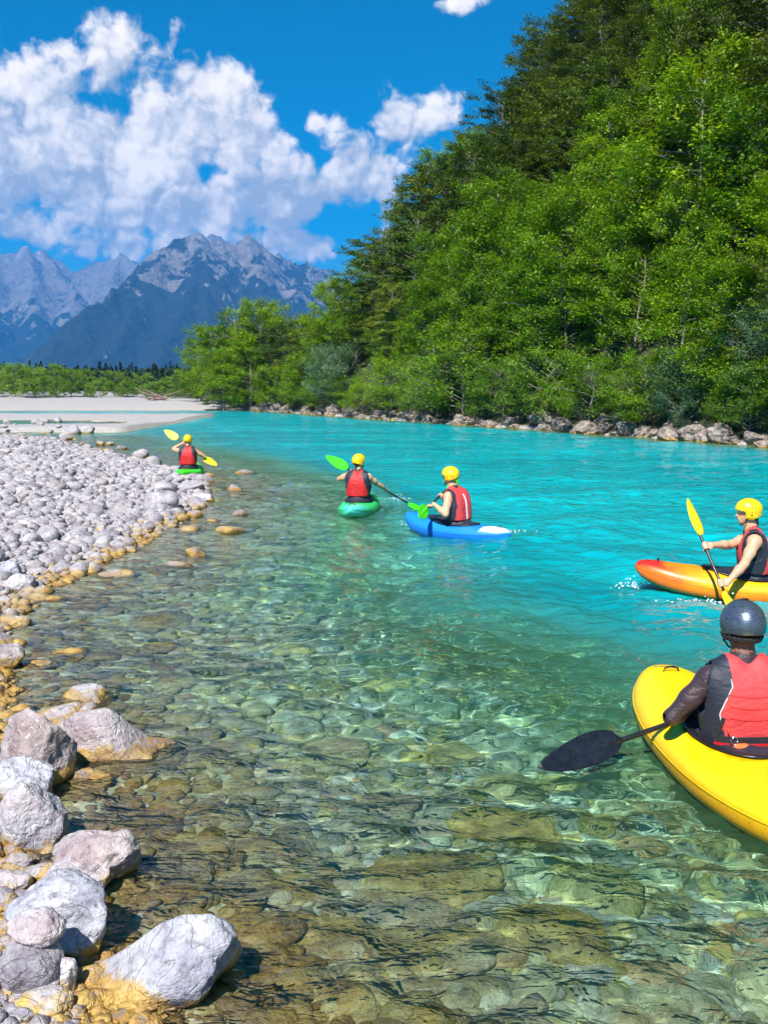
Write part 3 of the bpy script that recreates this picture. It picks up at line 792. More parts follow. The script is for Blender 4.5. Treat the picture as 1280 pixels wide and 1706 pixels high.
# ------------------------------------------------------------------ far bank: willow thickets and the conifer wood
P_FARW = [make_tree('willow', 500 + i, 5.0, 2.6, 40, 7, 16, 0.26, 0.45, base=0.02, rise=0.6, flat=0.6, lump=0.4, trunk_r=0.07) for i in range(3)]
rr = np.random.default_rng(5)
WL = [(-20, 128, 5.6), (25, 126, 5.4), (58, 131, 5.0), (92, 127, 5.4), (118, 124, 4.4), (140, 130, 4.6), (166, 122, 3.2), (190, 128, 4.2), (212, 126, 2.8), (236, 132, 4.0), (258, 126, 2.6), (282, 132, 3.4),
      (304, 124, 3.0), (322, 128, 3.6), (10, 120, 3.6), (75, 119, 3.4), (-60, 126, 5.4), (45, 118, 3.0), (100, 117, 2.6), (150, 116, 1.9), (200, 116, 1.6), (245, 117, 1.5), (285, 118, 1.7), (318, 115, 2.0)]
for i, (px, d, h) in enumerate(WL):
    p = at_depth(px, 660, d); s = h * 0.72 / 5.0; WZ = 'at the left edge' if px < 80 else 'left of the driftwood' if px < 225 else 'around the driftwood'
    plant('willow_bush', P_FARW[i % 3], M_WILLOW, (p.x, p.y, gz(p.x, p.y) - .1), (s * 1.25, s * 1.25, s), rr.uniform(0, 6.28),
          'pale green ' + ('low ' if h < 3 else 'tall ') + 'willow bush behind the far gravel bank ' + WZ, 'bush', ('low' if h < 3 else 'tall') + ' willows behind the far gravel bank ' + WZ)

def conifer_wood():
    """the dark wood behind: far-off spruces that read as one mass"""
    r = np.random.default_rng(9); C = []; D = []; N = []; RV = []; trunks = []
    for k in range(560):
        d = r.uniform(190, 420); px = r.uniform(-140, 470)
        p = at_depth(px, 650, d)
        h = r.uniform(5.2, 7.4) * d / 230; R_ = h * r.uniform(.17, .24)
        decid = r.random() < 0.65
        n = 260
        f = r.random(n) ** 0.8
        prof = np.sqrt(np.clip(1 - (2 * f - 1) ** 2, 0, 1)) * 1.5 if decid else (1 - f) * (0.8 + 0.4 * ((f * 9) % 1))
        hh = h * 0.8 if decid else h
        az = r.uniform(0, 2 * np.pi, n); rad = R_ * prof * np.sqrt(r.uniform(.35, 1, n))
        c = np.c_[p.x + np.cos(az) * rad, p.y + np.sin(az) * rad, 0.4 + hh * (0.06 + 0.94 * f)]
        C.append(c); out = np.c_[np.cos(az), np.sin(az), np.full(n, -0.45)]
        D.append(out + r.normal(0, .3, (n, 3))); N.append(np.c_[np.cos(az) * .5, np.sin(az) * .5, np.ones(n)] + r.normal(0, .3, (n, 3)))
        RV.append(np.clip(r.random() * .5 + .5 * r.random(n) + (0.3 if decid else 0), 0, 1))
    C = np.concatenate(C)
    me = leaves_mesh('conifer_wood', C, np.concatenate(D), np.concatenate(N), 0.8, 0.6, r)
    attr(me, 'rnd', np.repeat(np.concatenate(RV), 4))
    tag(link('conifer_wood', me, M_CONIFER), 'dark distant spruce wood behind the pale willows', 'wood', kind='stuff')
conifer_wood()
# ------------------------------------------------------------------ stones
def ico(sub):
    bm = bmesh.new(); bmesh.ops.create_icosphere(bm, subdivisions=sub, radius=1)
    V = np.array([v.co[:] for v in bm.verts]); F = np.array([[v.index for v in f.verts] for f in bm.faces]); bm.free()
    return V, F
ICO = {k: ico(k) for k in (1, 2, 3, 5)}

def rock_shape(seed, sub=5, cuts=7, rough=0.16, fine=0.075, box=0.35):
    """a weathered stone: a rounded block with planar faces knocked off and noise relief, half-size 1"""
    r = np.random.default_rng(seed); V, F = ICO[sub]; V = V.copy()
    V = V / (np.abs(V) ** 3).sum(1)[:, None] ** (1 / 3) * box + V * (1 - box)
    for k in range(cuts):
        n = r.normal(size=3); n /= np.linalg.norm(n); h = r.uniform(0.62, 0.92)
        d = V @ n - h; m = d > 0
        V[m] -= n * (d[m] * 0.88)[:, None]
    nr = V / np.linalg.norm(V, axis=1)[:, None]
    off = r.uniform(0, 40, 3)
    V = V + nr * ((VN.fbm(V * 1.5 + off, 3) - .5) * 2 * rough)[:, None]
    if sub >= 4: V = V + nr * ((VN.fbm(V * 6 + off, 4, 0.6) - .5) * 2 * fine)[:, None]
    V -= (V.max(0) + V.min(0)) / 2
    V /= np.abs(V).max(0)
    return V, F

def stone_variant(name, base, red=0.2):
    m = M_STONE.copy(); m.name = name
    for n in m.node_tree.nodes:
        if n.type == 'VALTORGB' and len(n.color_ramp.elements) == 6:
            for k, e in enumerate(n.color_ramp.elements):
                f = 0.88 + 0.24 * ((k * 37) % 6) / 5
                e.color = (*[c * f for c in base], 1)
    return m
M_PALE = stone_variant('pale_blue_grey_stone', (0.47, 0.48, 0.52))
M_MAUVE = stone_variant('mauve_brown_stone', (0.36, 0.29, 0.28))
M_WHITE = stone_variant('whitish_stone', (0.62, 0.60, 0.60))
M_PINK = stone_variant('pinkish_grey_stone', (0.52, 0.44, 0.43))
M_DARKS = stone_variant('dark_mauve_stone', (0.28, 0.25, 0.28))
def golden_variant():
    m = M_STONE.copy(); m.name = 'golden_submerged_stone'
    gold = [(0.80, 0.58, 0.14), (0.62, 0.42, 0.10), (0.84, 0.66, 0.24), (0.55, 0.40, 0.12), (0.86, 0.70, 0.30), (0.60, 0.34, 0.10), (0.78, 0.62, 0.22)]
    for n in m.node_tree.nodes:
        if n.type == 'VALTORGB' and len(n.color_ramp.elements) == 7:
            for e, c in zip(n.color_ramp.elements, gold): e.color = (*c, 1)
    return m
M_GOLD = golden_variant()
M_CRAG = stone_variant('crag_limestone', (0.21, 0.15, 0.09))

def hero(px, py_base, wpx, hpx, mat, seed, label, name='boulder', deep=0.8, sink=0.22, z0=None, rz=0.0, tilt=(0, 0), cat='boulder', group=None, warp=None, lift=0.0, **kw):
    """a boulder whose foot is seen at (px, py_base), wpx wide and hpx tall in the photograph"""
    p = at(px, py_base, 0.0 if z0 is None else z0)
    for _ in range(4):
        g = gz(p.x, p.y)
        zz = g if z0 is None else z0
        if z0 is None: zz = max(g, -0.05)
        p = at(px, py_base, zz)
    g = gz(p.x, p.y) if z0 is None else z0
    dist = math.hypot(p.y, CAM_H)
    hw = wpx / FPX * dist / 2; hh = hpx / FPX * dist / 2 * 0.95
    V, F = rock_shape(seed, 5, **kw)
    if warp: V = warp(V)
    V = V * np.array([hw, hw * deep, hh * (1 + sink)])
    me = mesh_np(name, V, F)
    o = link(name, me, mat, loc=(p.x, p.y + hw * deep * 0.85, max(g, -0.12 if z0 is None else -9) + hh * (1 - sink) + lift), rot=(tilt[0], tilt[1], rz))
    o.cycles.is_caustics_receiver = True
    return tag(o, label, cat, group)

def peak_left(V):      # a stone that rises to a peak on its left and runs out low to the right
    V = V.copy(); x = V[:, 0]
    k = np.where(x < -0.2, 1.0, 1.0 - 0.62 * sstep(-0.2, 0.55, x))
    V[:, 2] = np.where(V[:, 2] > -0.6, (V[:, 2] + 0.6) * k - 0.6, V[:, 2]); return V
def slope_left(V):     # high on the right, sloping down to the left
    V = V.copy(); x = V[:, 0]
    V[:, 2] = (V[:, 2] + 1) * (0.42 + 0.58 * sstep(-1.0, 0.45, x)) - 1; return V

hero(248, 1690, 250, 130, M_PALE, 11, 'largest pale grey boulder at the bottom edge of the picture', deep=0.62, sink=0.25, warp=slope_left, cuts=5, rough=0.12)
hero(147, 1496, 142, 92, M_PINK, 12, 'grey boulder with rusty ochre lower half standing in the shallows', deep=0.75, sink=0.2, cuts=9)
hero(44, 1425, 104, 112, M_PALE, 13, 'rounded pale blue-grey boulder with ochre foot at the left edge', deep=0.9, sink=0.2, cuts=4, rough=0.12)
hero(22, 1345, 105, 66, M_PALE, 14, 'bluish grey rock wedged between the brown boulder and the rounded pale one', deep=0.8, sink=0.25, cuts=8)
hero(42, 1318, 128, 128, M_MAUVE, 15, 'large mauve-brown boulder at the left edge', deep=0.9, sink=0.22, cuts=7)
hero(178, 1278, 205, 112, M_PINK, 16, 'pale peaked boulder tapering to an ochre tongue in the water', deep=0.55, sink=0.2, warp=peak_left, cuts=5, rough=0.13)
hero(137, 1182, 88, 52, M_WHITE, 17, 'small white-topped boulder with yellow base out in the shallows', deep=0.75, sink=0.25, cuts=5)
hero(142, 1320, 76, 40, M_STONE, 18, 'yellow algae-covered stone below the peaked boulder', name='stone', cat='stone', deep=0.8, sink=0.5, cuts=4, lift=-0.02)
hero(103, 1104, 74, 32, M_STONE, 19, 'ochre stone lying awash upstream of the white-topped boulder', name='stone', cat='stone', deep=0.8, sink=0.45, cuts=4)
hero(8, 1120, 56, 46, M_MAUVE, 20, 'grey-mauve stone cut by the left edge beside ochre stones', name='stone', cat='stone', deep=0.8, cuts=6)
hero(60, 1122, 62, 24, M_STONE, 21, 'flat ochre stone between the mauve stone and the round ochre one', name='stone', cat='stone', deep=0.8, sink=0.4, cuts=5)
hero(82, 1602, 165, 118, M_PALE, 23, 'broad pale slab under the whitish stone at lower left', name='slab', deep=0.8, sink=0.2, cuts=7)
hero(122, 1508, 105, 66, M_PINK, 24, 'pale stone with yellow edge behind the broad slab', name='stone', cat='stone', deep=0.8, cuts=6)
hero(50, 1592, 86, 54, M_WHITE, 22, 'angular whitish stone resting on the broad pale slab', name='stone', cat='stone', deep=0.8, sink=0.0, cuts=8, z0=0.20)
hero(40, 1668, 100, 84, M_DARKS, 25, 'dark mauve rounded stone at the lower left edge', name='stone', cat='stone', deep=0.85, sink=0.15, cuts=3, rough=0.1)
hero(102, 1662, 42, 60, M_WHITE, 26, 'small upright white stone between dark stone and largest boulder', name='stone', cat='stone', deep=0.7, sink=0.15, cuts=5)
hero(28, 1455, 50, 26, M_STONE, 27, 'small ochre stone under the rounded pale boulder, outer of two', name='stone', cat='stone', deep=0.8, cuts=5)
hero(64, 1478, 46, 32, M_STONE, 28, 'small golden stone between rounded boulder and rusty boulder', name='stone', cat='stone', deep=0.8, cuts=5)
hero(14, 1500, 60, 40, M_PINK, 29, 'pinkish stone at the left edge above the broad slab', name='stone', cat='stone', deep=0.8, cuts=6)
hero(225, 1700, 60, 24, M_PALE, 31, 'small flat stone at the very bottom edge before the largest boulder', name='stone', cat='stone', deep=0.8, cuts=6)
hero(60, 1704, 90, 30, M_STONE, 32, 'low stone at the bottom left corner', name='stone', cat='stone', deep=0.8, cuts=6)
hero(185, 970, 70, 26, M_WHITE, 33, 'pale stone with reddish-ochre foot at the tip of the gravel bar', name='stone', cat='stone', deep=0.8, cuts=4)
hero(78, 1012, 52, 16, M_STONE, 34, 'flat ochre stone in the wet gravel at the left', name='stone', cat='stone', deep=0.8, sink=0.3, cuts=4)
hero(24, 988, 56, 30, M_WHITE, 35, 'pale boulder lying in the sandy pool at the left edge', name='stone', cat='stone', deep=0.8, cuts=5)
hero(10, 968, 44, 34, M_PALE, 36, 'grey boulder behind the pale one at the left edge', name='stone', cat='stone', deep=0.8, cuts=5)
hero(22, 1050, 48, 22, M_WHITE, 37, 'pale-topped ochre stone at the left edge above the mauve stone', name='stone', cat='stone', deep=0.8, sink=0.3, cuts=5)
hero(333, 838, 46, 16, M_WHITE, 38, 'flat pale stone farthest out in the water off the gravel bar', name='stone', cat='stone', deep=0.8, sink=0.3, cuts=4)
hero(12, 1082, 34, 16, M_STONE, 39, 'small ochre stone at the left edge above the mauve stone', name='stone', cat='stone', deep=0.8, sink=0.3, cuts=4)
# boulders lying under the water
SUB = [(258, 1590, 235, 78, 'long ochre-brown slab under water beside the largest boulder', 41, -0.16), (750, 1690, 300, 120, 'great golden boulder under water at the bottom centre', 42, -0.20),
       (560, 1650, 190, 80, 'olive boulder under water left of the great golden one', 43, -0.22), (900, 1640, 190, 90, 'tan boulder under water right of the great golden one', 44, -0.26),
       (720, 1560, 260, 80, 'long brown ridge of rock under water above the golden boulder', 45, -0.24), (840, 1490, 210, 80, 'pale green-tan rock under water below the dark paddle shadow', 46, -0.36),
       (460, 1560, 150, 60, 'brown flat stone under water in the lower middle', 47, -0.22), (640, 1205, 90, 34, 'yellow stone under water in mid picture, biggest of the mid-river ones', 48, -0.34),
       (490, 1132, 74, 26, 'small yellow stone under water upstream left of the bigger one', 49, -0.30), (860, 1010, 90, 26, 'brown stone under green water near the middle right', 50, -0.5),
       (690, 945, 90, 20, 'dark stone under water right below the blue kayak', 51, -0.4), (980, 1180, 120, 40, 'tan stone under water in front of the yellow bow', 52, -0.5),
       (560, 1310, 120, 44, 'grey stone under water left of the black paddle blade', 53, -0.32), (640, 1420, 140, 50, 'olive-grey stone under water in the middle foreground', 54, -0.32),
       (330, 1500, 120, 50, 'reddish stone under shallow water right of the rusty boulder', 55, -0.14), (420, 1690, 150, 60, 'ochre stone under water at the bottom, right of the largest boulder', 56, -0.14),
       (760, 1330, 120, 40, 'green-tan stone under water just below the black paddle blade', 57, -0.42), (1000, 1690, 200, 90, 'dark olive rock under water at bottom right', 58, -0.45)]
for px, py, w_, h_, lab, sd_, zb in SUB:
    p = at(px, py, zb * 0.85)
    o = hero(px, py, w_, h_ * 0.8, M_GOLD if any(k in lab for k in ('golden', 'yellow', 'ochre', 'tan', 'brown')) else M_STONE, sd_, lab, name='submerged_boulder', deep=0.75, sink=0.3, z0=min(zb, gz(p.x, p.y) + 0.05), cuts=4, rough=0.14)
    top_ = max(v.co.z for v in o.data.vertices) + o.location.z
    o.location.z -= max(0.0, top_ + 0.13)

# cobbles of the gravel bar: the ones that show largest are stones of their own
ROCKS3 = [mesh_np('cobble', *rock_shape(700 + k, 3, 5 if k < 8 else 8, 0.16, 0.0)) for k in range(14)]
def in_poly(x, y, poly):
    c = False; j = len(poly) - 1
    for i in range(len(poly)):
        if (poly[i][1] > y) != (poly[j][1] > y) and x < (poly[j][0] - poly[i][0]) * (y - poly[i][1]) / (poly[j][1] - poly[i][1]) + poly[i][0]: c = not c
        j = i
    return c
PLACED = []
def free(px, py, r):
    for a, b, q in PLACED:
        if (px - a) ** 2 + ((py - b) * 1.7) ** 2 < ((r + q) * 0.78) ** 2: return False
    PLACED.append((px, py, r)); return True
BAR = [(-20, 698), (90, 702), (160, 728), (240, 765), (300, 800), (345, 826), (318, 846), (282, 872), (230, 898), (190, 930), (140, 956), (60, 968), (-20, 960)]
def cobbles():
    r = np.random.default_rng(77); n = 0; tries = 0
    while n < 265 and tries < 20000:
        tries += 1
        px = r.uniform(-15, 345); py = r.uniform(704, 965)
        if not in_poly(px, py, BAR): continue
        edge = math.exp(-((px - np.interp(py, [704, 760, 830, 880, 960], [120, 230, 320, 250, 120])) / 90) ** 2)
        wpx = min(58, r.lognormal(math.log(7.5 + 18 * edge), 0.5)) * np.interp(py, [700, 760, 960], [0.55, 0.95, 1.15])
        if py > 880: wpx *= 0.75
        if wpx < 7 or not free(px, py, wpx / 2): continue
        p = at(px, py, 0.15)
        for _ in range(3): p = at(px, py, max(gz(p.x, p.y), -0.03))
        g = gz(p.x, p.y); hw = wpx / FPX * p.y / 2
        o = link('cobble', ROCKS3[n % 14], M_STONE, loc=(p.x, p.y, max(g, -0.05) + hw * 0.34), scale=(hw, hw * r.uniform(.7, 1), hw * r.uniform(.55, .8)),
                 rot=(r.normal(0, .22), r.normal(0, .22), r.uniform(0, 6.28)))
        wet = g < 0.06
        if wet: tag(o, 'pale cobble with ochre foot at the water edge of the gravel bar', 'stone', 'wet-footed cobbles along the gravel bar')
        elif py < 770: tag(o, 'small pale cobble on the far end of the gravel bar', 'stone', 'cobbles on the far end of the gravel bar')
        else: tag(o, 'dry pale grey cobble heaped on the gravel bar', 'stone', 'dry cobbles heaped on the gravel bar')
        o.cycles.is_caustics_receiver = True
        n += 1
    print('cobbles', n, tries)
cobbles()
def awash():
    r = np.random.default_rng(91); pts = np.array(SHORE); seg = np.linalg.norm(np.diff(pts, axis=0), axis=1); cum = np.r_[0, np.cumsum(seg)]
    s0 = np.interp(5.6, pts[:13, 1], cum[:13]); s1 = np.interp(36, pts[:13, 1], cum[:13])
    for k in range(36):
        q = s0 + (s1 - s0) * r.random() ** 1.2
        x = np.interp(q, cum, pts[:, 0]) + r.exponential(0.55); y = np.interp(q, cum, pts[:, 1]) + r.uniform(-.3, .3)
        g = gz(x, y); hw = r.uniform(.11, .24) * (0.75 + y * 0.018)
        z = max(g + hw * .2, -hw * .25)
        if g > 0.02 or g < -0.4: continue
        o = link('cobble', ROCKS3[k % 14], M_STONE, loc=(x, y, z), scale=(hw, hw * r.uniform(.7, 1), hw * r.uniform(.5, .75)), rot=(r.normal(0, .2), r.normal(0, .2), r.uniform(0, 6.28)))
        o.cycles.is_caustics_receiver = True
        zone = 'near the left edge' if y < 10 else 'beside the gravel bar' if y < 20 else 'near the farthest kayak'
        tag(o, 'ochre-footed cobble standing alone in the shallows ' + zone, 'stone', 'cobbles awash ' + zone)
awash()

# cobbles on the bed in the clear shallows
ROCKS3B = [mesh_np('bed_cobble', *rock_shape(800 + k, 3, 4, 0.14, 0.0)) for k in range(8)]
def bed_cobbles():
    r = np.random.default_rng(31); n = 0; tries = 0; got = []
    while n < 210 and tries < 9000:
        tries += 1
        px = r.uniform(60, 1290); py = 1706 - 800 * r.random() ** 1.25
        p = at(px, py, -0.25); 
        for _ in range(3): p = at(px, py, min(-0.05, gz(p.x, p.y) * 0.75))
        x, y = p.x, p.y; g = gz(x, y)
        if g > -0.06 or g < -1.0: continue
        hw = r.lognormal(math.log(0.105), 0.42); hw = min(hw, 0.30)
        if any((x - a) ** 2 + (y - b) ** 2 < ((hw + q) * .8) ** 2 for a, b, q in got): continue
        got.append((x, y, hw))
        top = g + hw * 0.62
        if top > -0.03: continue
        o = link('bed_cobble', ROCKS3B[n % 8], M_STONE, loc=(x, y, g + hw * 0.12), scale=(hw, hw * r.uniform(.7, 1), hw * r.uniform(.4, .6)),
                 rot=(r.normal(0, .15), r.normal(0, .15), r.uniform(0, 6.28)))
        o.cycles.is_caustics_receiver = True
        zone = 'near the bottom of the picture' if y < 5.2 else ('in the middle shallows' if y < 9 else 'in the far shallows')
        tag(o, 'rounded cobble on the river bed ' + zone, 'stone', 'cobbles on the river bed ' + zone)
        n += 1
    print('bed cobbles', n)
bed_cobbles()

# pebbles too many to count: one mesh for the dry gravel, one for the river bed
def pebbles(name, P, R, zsink, sub, label, seed, flat=(.5, .8)):
    r = np.random.default_rng(seed); n = len(P)
    shapes = []
    for k in range(9):
        V, F = rock_shape(900 + k, sub, 3, 0.14, 0)
        shapes.append(V)
    F0 = ICO[sub][1]; nv = len(shapes[0])
    S = np.stack(shapes)[r.integers(0, 9, n)]
    S = S * (R[:, None] * np.c_[np.ones(n), r.uniform(.65, 1, n), r.uniform(*flat, n)])[:, None, :]
    a = r.uniform(0, 2 * np.pi, n); c, s = np.cos(a)[:, None], np.sin(a)[:, None]
    b = r.normal(0, .2, n)[:, None]
    X = S[..., 0] * c - S[..., 1] * s; Y = S[..., 0] * s + S[..., 1] * c; Z = S[..., 2] + X * b
    g = ground_z(P)
    V = np.stack([X + P[:, :1], Y + P[:, 1:2], Z + (g + R * zsink)[:, None]], -1).reshape(-1, 3)
    F = (F0[None] + (np.arange(n) * nv)[:, None, None]).reshape(-1, 3)
    me = mesh_np(name, V, F, True)
    attr(me, 'rnd', np.repeat(r.random(n), nv))
    o = tag(link(name, me, M_STONE), label, 'gravel', kind='stuff')
    o.cycles.is_caustics_receiver = True
    print(name, n, len(F))
def sample_left(n, seed, land):
    r = np.random.default_rng(seed); out = []
    while sum(len(o) for o in out) < n:
        m = 40000
        y = 2.2 * (62 / 2.2) ** r.random(m) if land else 2.2 * (26 / 2.2) ** (r.random(m) ** 1.0)
        x = r.uniform(-0.50, 0.50, m) * y + r.uniform(-.6, .6, m)
        P = np.c_[x, y]; sl = sd_poly(P, SHORE)
        g = ground_z(P)
        ok = (sl > -0.15) & (x > -0.5 * y - 1) & (g > -0.03) & (x < 0) if land else (g < -0.02) & (g > -1.25) & (sl < 0.1)
        out.append(P[ok])
    return np.concatenate(out)[:n]
P = sample_left(20000, 51, True)
rad = np.clip(np.random.default_rng(3).lognormal(np.log(0.0032 * P[:, 1] + 0.012), 0.42), 0.012, 0.16)
pebbles('gravel', P, rad, 0.25, 1, 'pale grey gravel of the bar on the left', 4)
P = sample_left(7000, 52, False)
rad = np.clip(np.random.default_rng(5).lognormal(np.log(0.0035 * P[:, 1] + 0.030), 0.45), 0.02, 0.14)
rad = np.minimum(rad, np.maximum(0.012, (-ground_z(P) - 0.03) / 0.75))
pebbles('bed_gravel', P, rad, 0.15, 2, 'pebbles covering the river bed in the clear shallows', 6, (.4, .65))

# craggy boulders along the foot of the wooded bank
CRAG = [mesh_np('bank_boulder', *rock_shape(950 + k, 5, 10, 0.26, 0.14, 0.2)) for k in range(7)]
def bank_rocks():
    r = np.random.default_rng(15)
    pts = np.array(BANK); seg = np.linalg.norm(np.diff(pts, axis=0), axis=1); cum = np.r_[0, np.cumsum(seg)]
    n = 0; s = cum[2] - 6
    while s < cum[6]:
        x = np.interp(s, cum, pts[:, 0]); y = np.interp(s, cum, pts[:, 1])
        near = y < 56
        hw = r.lognormal(math.log(0.33), 0.5) * (1.0 if near else 0.8)
        off = r.uniform(-0.1, 0.8)
        x += off * 0.91; y += off * 0.41
        o = link('bank_boulder', CRAG[n % 7], M_CRAG, loc=(x, y, max(gz(x, y), -.1) + hw * 0.12), scale=(hw * r.uniform(.9, 1.3), hw, hw * r.uniform(.6, .9)),
                 rot=(r.normal(0, .25), r.normal(0, .25), r.uniform(0, 6.28)))
        z = 'in front of the right-hand bushes' if y < 44 else ('below the middle of the wooded slope' if y < 60 else 'at the far bend of the wooded bank')
        tag(o, 'craggy tan boulder at the waterline ' + z, 'boulder', 'craggy boulders ' + z)
        if near and r.random() < 0.6:
            hw2 = hw * r.uniform(.5, .8); x2 = x + 0.9; y2 = y + r.normal(0, .6)
            o = link('bank_boulder', CRAG[(n + 3) % 7], M_CRAG, loc=(x2, y2, gz(x2, y2) + hw2 * .4), scale=(hw2, hw2, hw2 * .9), rot=(r.normal(0, .3), r.normal(0, .3), r.uniform(0, 6.28)))
            tag(o, 'pale boulder half hidden in leaves ' + z, 'boulder', 'upper craggy boulders ' + z)
        s += hw * r.uniform(1.0, 2.3); n += 1
    print('bank rocks', n)
bank_rocks()

# driftwood on the far gravel bank
def driftwood():
    r = np.random.default_rng(8); p = at_depth(266, 663, 103); p.z = gz(p.x, p.y)
    o = empty('driftwood', p)
    for k in range(14):
        a = r.uniform(-.5, .5) + (math.pi if r.random() < .5 else 0); ln = r.uniform(1.0, 3.2)
        ks = np.linspace(0, 1, 5)
        d = np.array([math.cos(a), math.sin(a), r.uniform(.05, .45)])
        pts = np.array([r.normal(0, .5), r.normal(0, .3), .05]) + d * ln * ks[:, None] + r.normal(0, .06, (5, 3))
        link('branch', tube_mesh('branch', [(pts, np.linspace(.09, .03, 5))], 5), M_DEAD, o)
    tag(o, 'tangle of brown driftwood branches on the far gravel bank', 'driftwood')
driftwood()
# ------------------------------------------------------------------ bodies as one implicit surface
class SDF:
    """a field on a grid: tapered capsules and ellipsoids blended into one skin, meshed with surface nets"""
    def __init__(s, lo, hi, h):
        s.lo = np.array(lo, float); s.h = h
        s.n = np.ceil((np.array(hi) - s.lo) / h).astype(int) + 1
        s.f = np.full(s.n, 1.0, np.float32); s.best = np.full(s.n, 1.0, np.float32); s.lab = np.zeros(s.n, np.int8)
    def box(s, lo, hi):
        a = np.clip(np.floor((np.array(lo) - s.lo) / s.h).astype(int), 0, s.n - 1)
        b = np.clip(np.ceil((np.array(hi) - s.lo) / s.h).astype(int) + 1, 1, s.n)
        g = [s.lo[i] + s.h * np.arange(a[i], b[i]) for i in range(3)]
        X, Y, Z = np.meshgrid(*g, indexing='ij')
        return tuple(slice(a[i], b[i]) for i in range(3)), X, Y, Z
    def blend(s, sl, d, k, lab, op='add'):
        f = s.f[sl]
        if op == 'add':
            m = d < s.best[sl]; s.best[sl][m] = d[m]; s.lab[sl][m] = lab
            if k > 0:
                h = np.clip(0.5 + 0.5 * (f - d) / k, 0, 1); s.f[sl] = f * (1 - h) + d * h - k * h * (1 - h)
            else: s.f[sl] = np.minimum(f, d)
        else: s.f[sl] = np.maximum(f, -d)
    def cap(s, a, b, ra, rb, k=0.03, lab=0, op='add', sq=(1, 1, 1), grow=0.0):
        a = np.array(a, float); b = np.array(b, float); ra += grow; rb += grow
        pad = max(ra, rb) / min(sq) + k + 3 * s.h
        sl, X, Y, Z = s.box(np.minimum(a, b) - pad, np.maximum(a, b) + pad)
        d = b - a; L = max((d ** 2).sum(), 1e-9)
        t = np.clip(((X - a[0]) * d[0] + (Y - a[1]) * d[1] + (Z - a[2]) * d[2]) / L, 0, 1)
        r = np.sqrt(((X - a[0] - t * d[0]) * sq[0]) ** 2 + ((Y - a[1] - t * d[1]) * sq[1]) ** 2 + ((Z - a[2] - t * d[2]) * sq[2]) ** 2)
        s.blend(sl, (r - (ra + (rb - ra) * t)).astype(np.float32), k, lab, op)
    def ell(s, c, r, k=0.03, lab=0, op='add'):
        c = np.array(c, float); r = np.array(r, float); pad = r + k + 3 * s.h
        sl, X, Y, Z = s.box(c - pad, c + pad)
        q = np.sqrt(((X - c[0]) / r[0]) ** 2 + ((Y - c[1]) / r[1]) ** 2 + ((Z - c[2]) / r[2]) ** 2)
        s.blend(sl, ((q - 1) * r.min()).astype(np.float32), k, lab, op)
    def cut(s, fn):
        """keep only where fn(X, Y, Z) < 0"""
        sl, X, Y, Z = s.box(s.lo, s.lo + s.h * (s.n - 1))
        s.f[sl] = np.maximum(s.f[sl], fn(X, Y, Z).astype(np.float32))
    def mesh(s, name, labfn=None):
        f = s.f; S = f < 0
        n = s.n
        c = [S[i:n[0] - 1 + i, j:n[1] - 1 + j, k:n[2] - 1 + k] for i in (0, 1) for j in (0, 1) for k in (0, 1)]
        cnt = sum(x.astype(np.int8) for x in c); M = (cnt > 0) & (cnt < 8)
        idx = np.argwhere(M); num = len(idx)
        vid = np.full(M.shape, -1, np.int32); vid[M] = np.arange(num)
        acc = np.zeros((num, 3)); w = np.zeros(num)
        cor = [(i, j, k) for i in (0, 1) for j in (0, 1) for k in (0, 1)]
        for a in cor:
            for ax in range(3):
                if a[ax]: continue
                b = list(a); b[ax] = 1
                fa = f[idx[:, 0] + a[0], idx[:, 1] + a[1], idx[:, 2] + a[2]]; fb = f[idx[:, 0] + b[0], idx[:, 1] + b[1], idx[:, 2] + b[2]]
                m = (fa < 0) != (fb < 0); t = np.where(m, fa / np.where(m, fa - fb, 1), 0)
                p = np.tile(np.array(a, float), (num, 1)); p[:, ax] += t
                acc[m] += p[m]; w[m] += 1
        V = s.lo + (idx + acc / w[:, None]) * s.h
        Q = []
        for ax in range(3):
            o = [0, 1, 2]; o.remove(ax); u, v = o
            A = np.take(S, range(0, n[ax] - 1), ax); B = np.take(S, range(1, n[ax]), ax)
            e = np.argwhere(A != B); e = e[(e[:, u] > 0) & (e[:, v] > 0) & (e[:, u] < n[u] - 1) & (e[:, v] < n[v] - 1)]
            ins = A[e[:, 0], e[:, 1], e[:, 2]]
            def cell(du, dv):
                q = e.copy(); q[:, u] -= du; q[:, v] -= dv; return vid[q[:, 0], q[:, 1], q[:, 2]]
            q = np.stack([cell(1, 1), cell(0, 1), cell(0, 0), cell(1, 0)], 1)
            if ax == 1: ins = ~ins
            q[~ins] = q[~ins][:, ::-1]
            Q.append(q)
        Q = np.concatenate(Q); Q = Q[(Q >= 0).all(1)]
        me = mesh_np(name, V, Q)
        vl = s.lab[np.minimum(idx[:, 0] + 1, n[0] - 1), idx[:, 1], idx[:, 2]] if labfn is None else labfn(V)
        fl = vl[Q[:, 0]]
        me.polygons.foreach_set('material_index', fl.astype(np.int32)); me.update()
        return me

def smooth_mesh(me, it=2):
    n = len(me.vertices); V = np.empty(n * 3, np.float32); me.vertices.foreach_get('co', V); V = V.reshape(-1, 3)
    E = np.empty(len(me.edges) * 2, np.int32); me.edges.foreach_get('vertices', E); E = E.reshape(-1, 2)
    for lam in [0.5, -0.52] * it:
        S = np.zeros((n, 3)); c = np.zeros(n)
        np.add.at(S, E[:, 0], V[E[:, 1]]); np.add.at(S, E[:, 1], V[E[:, 0]]); np.add.at(c, E[:, 0], 1); np.add.at(c, E[:, 1], 1)
        V = V + lam * (S / np.maximum(c, 1)[:, None] - V)
    me.vertices.foreach_set('co', V.astype(np.float32).ravel()); me.update()
    return me

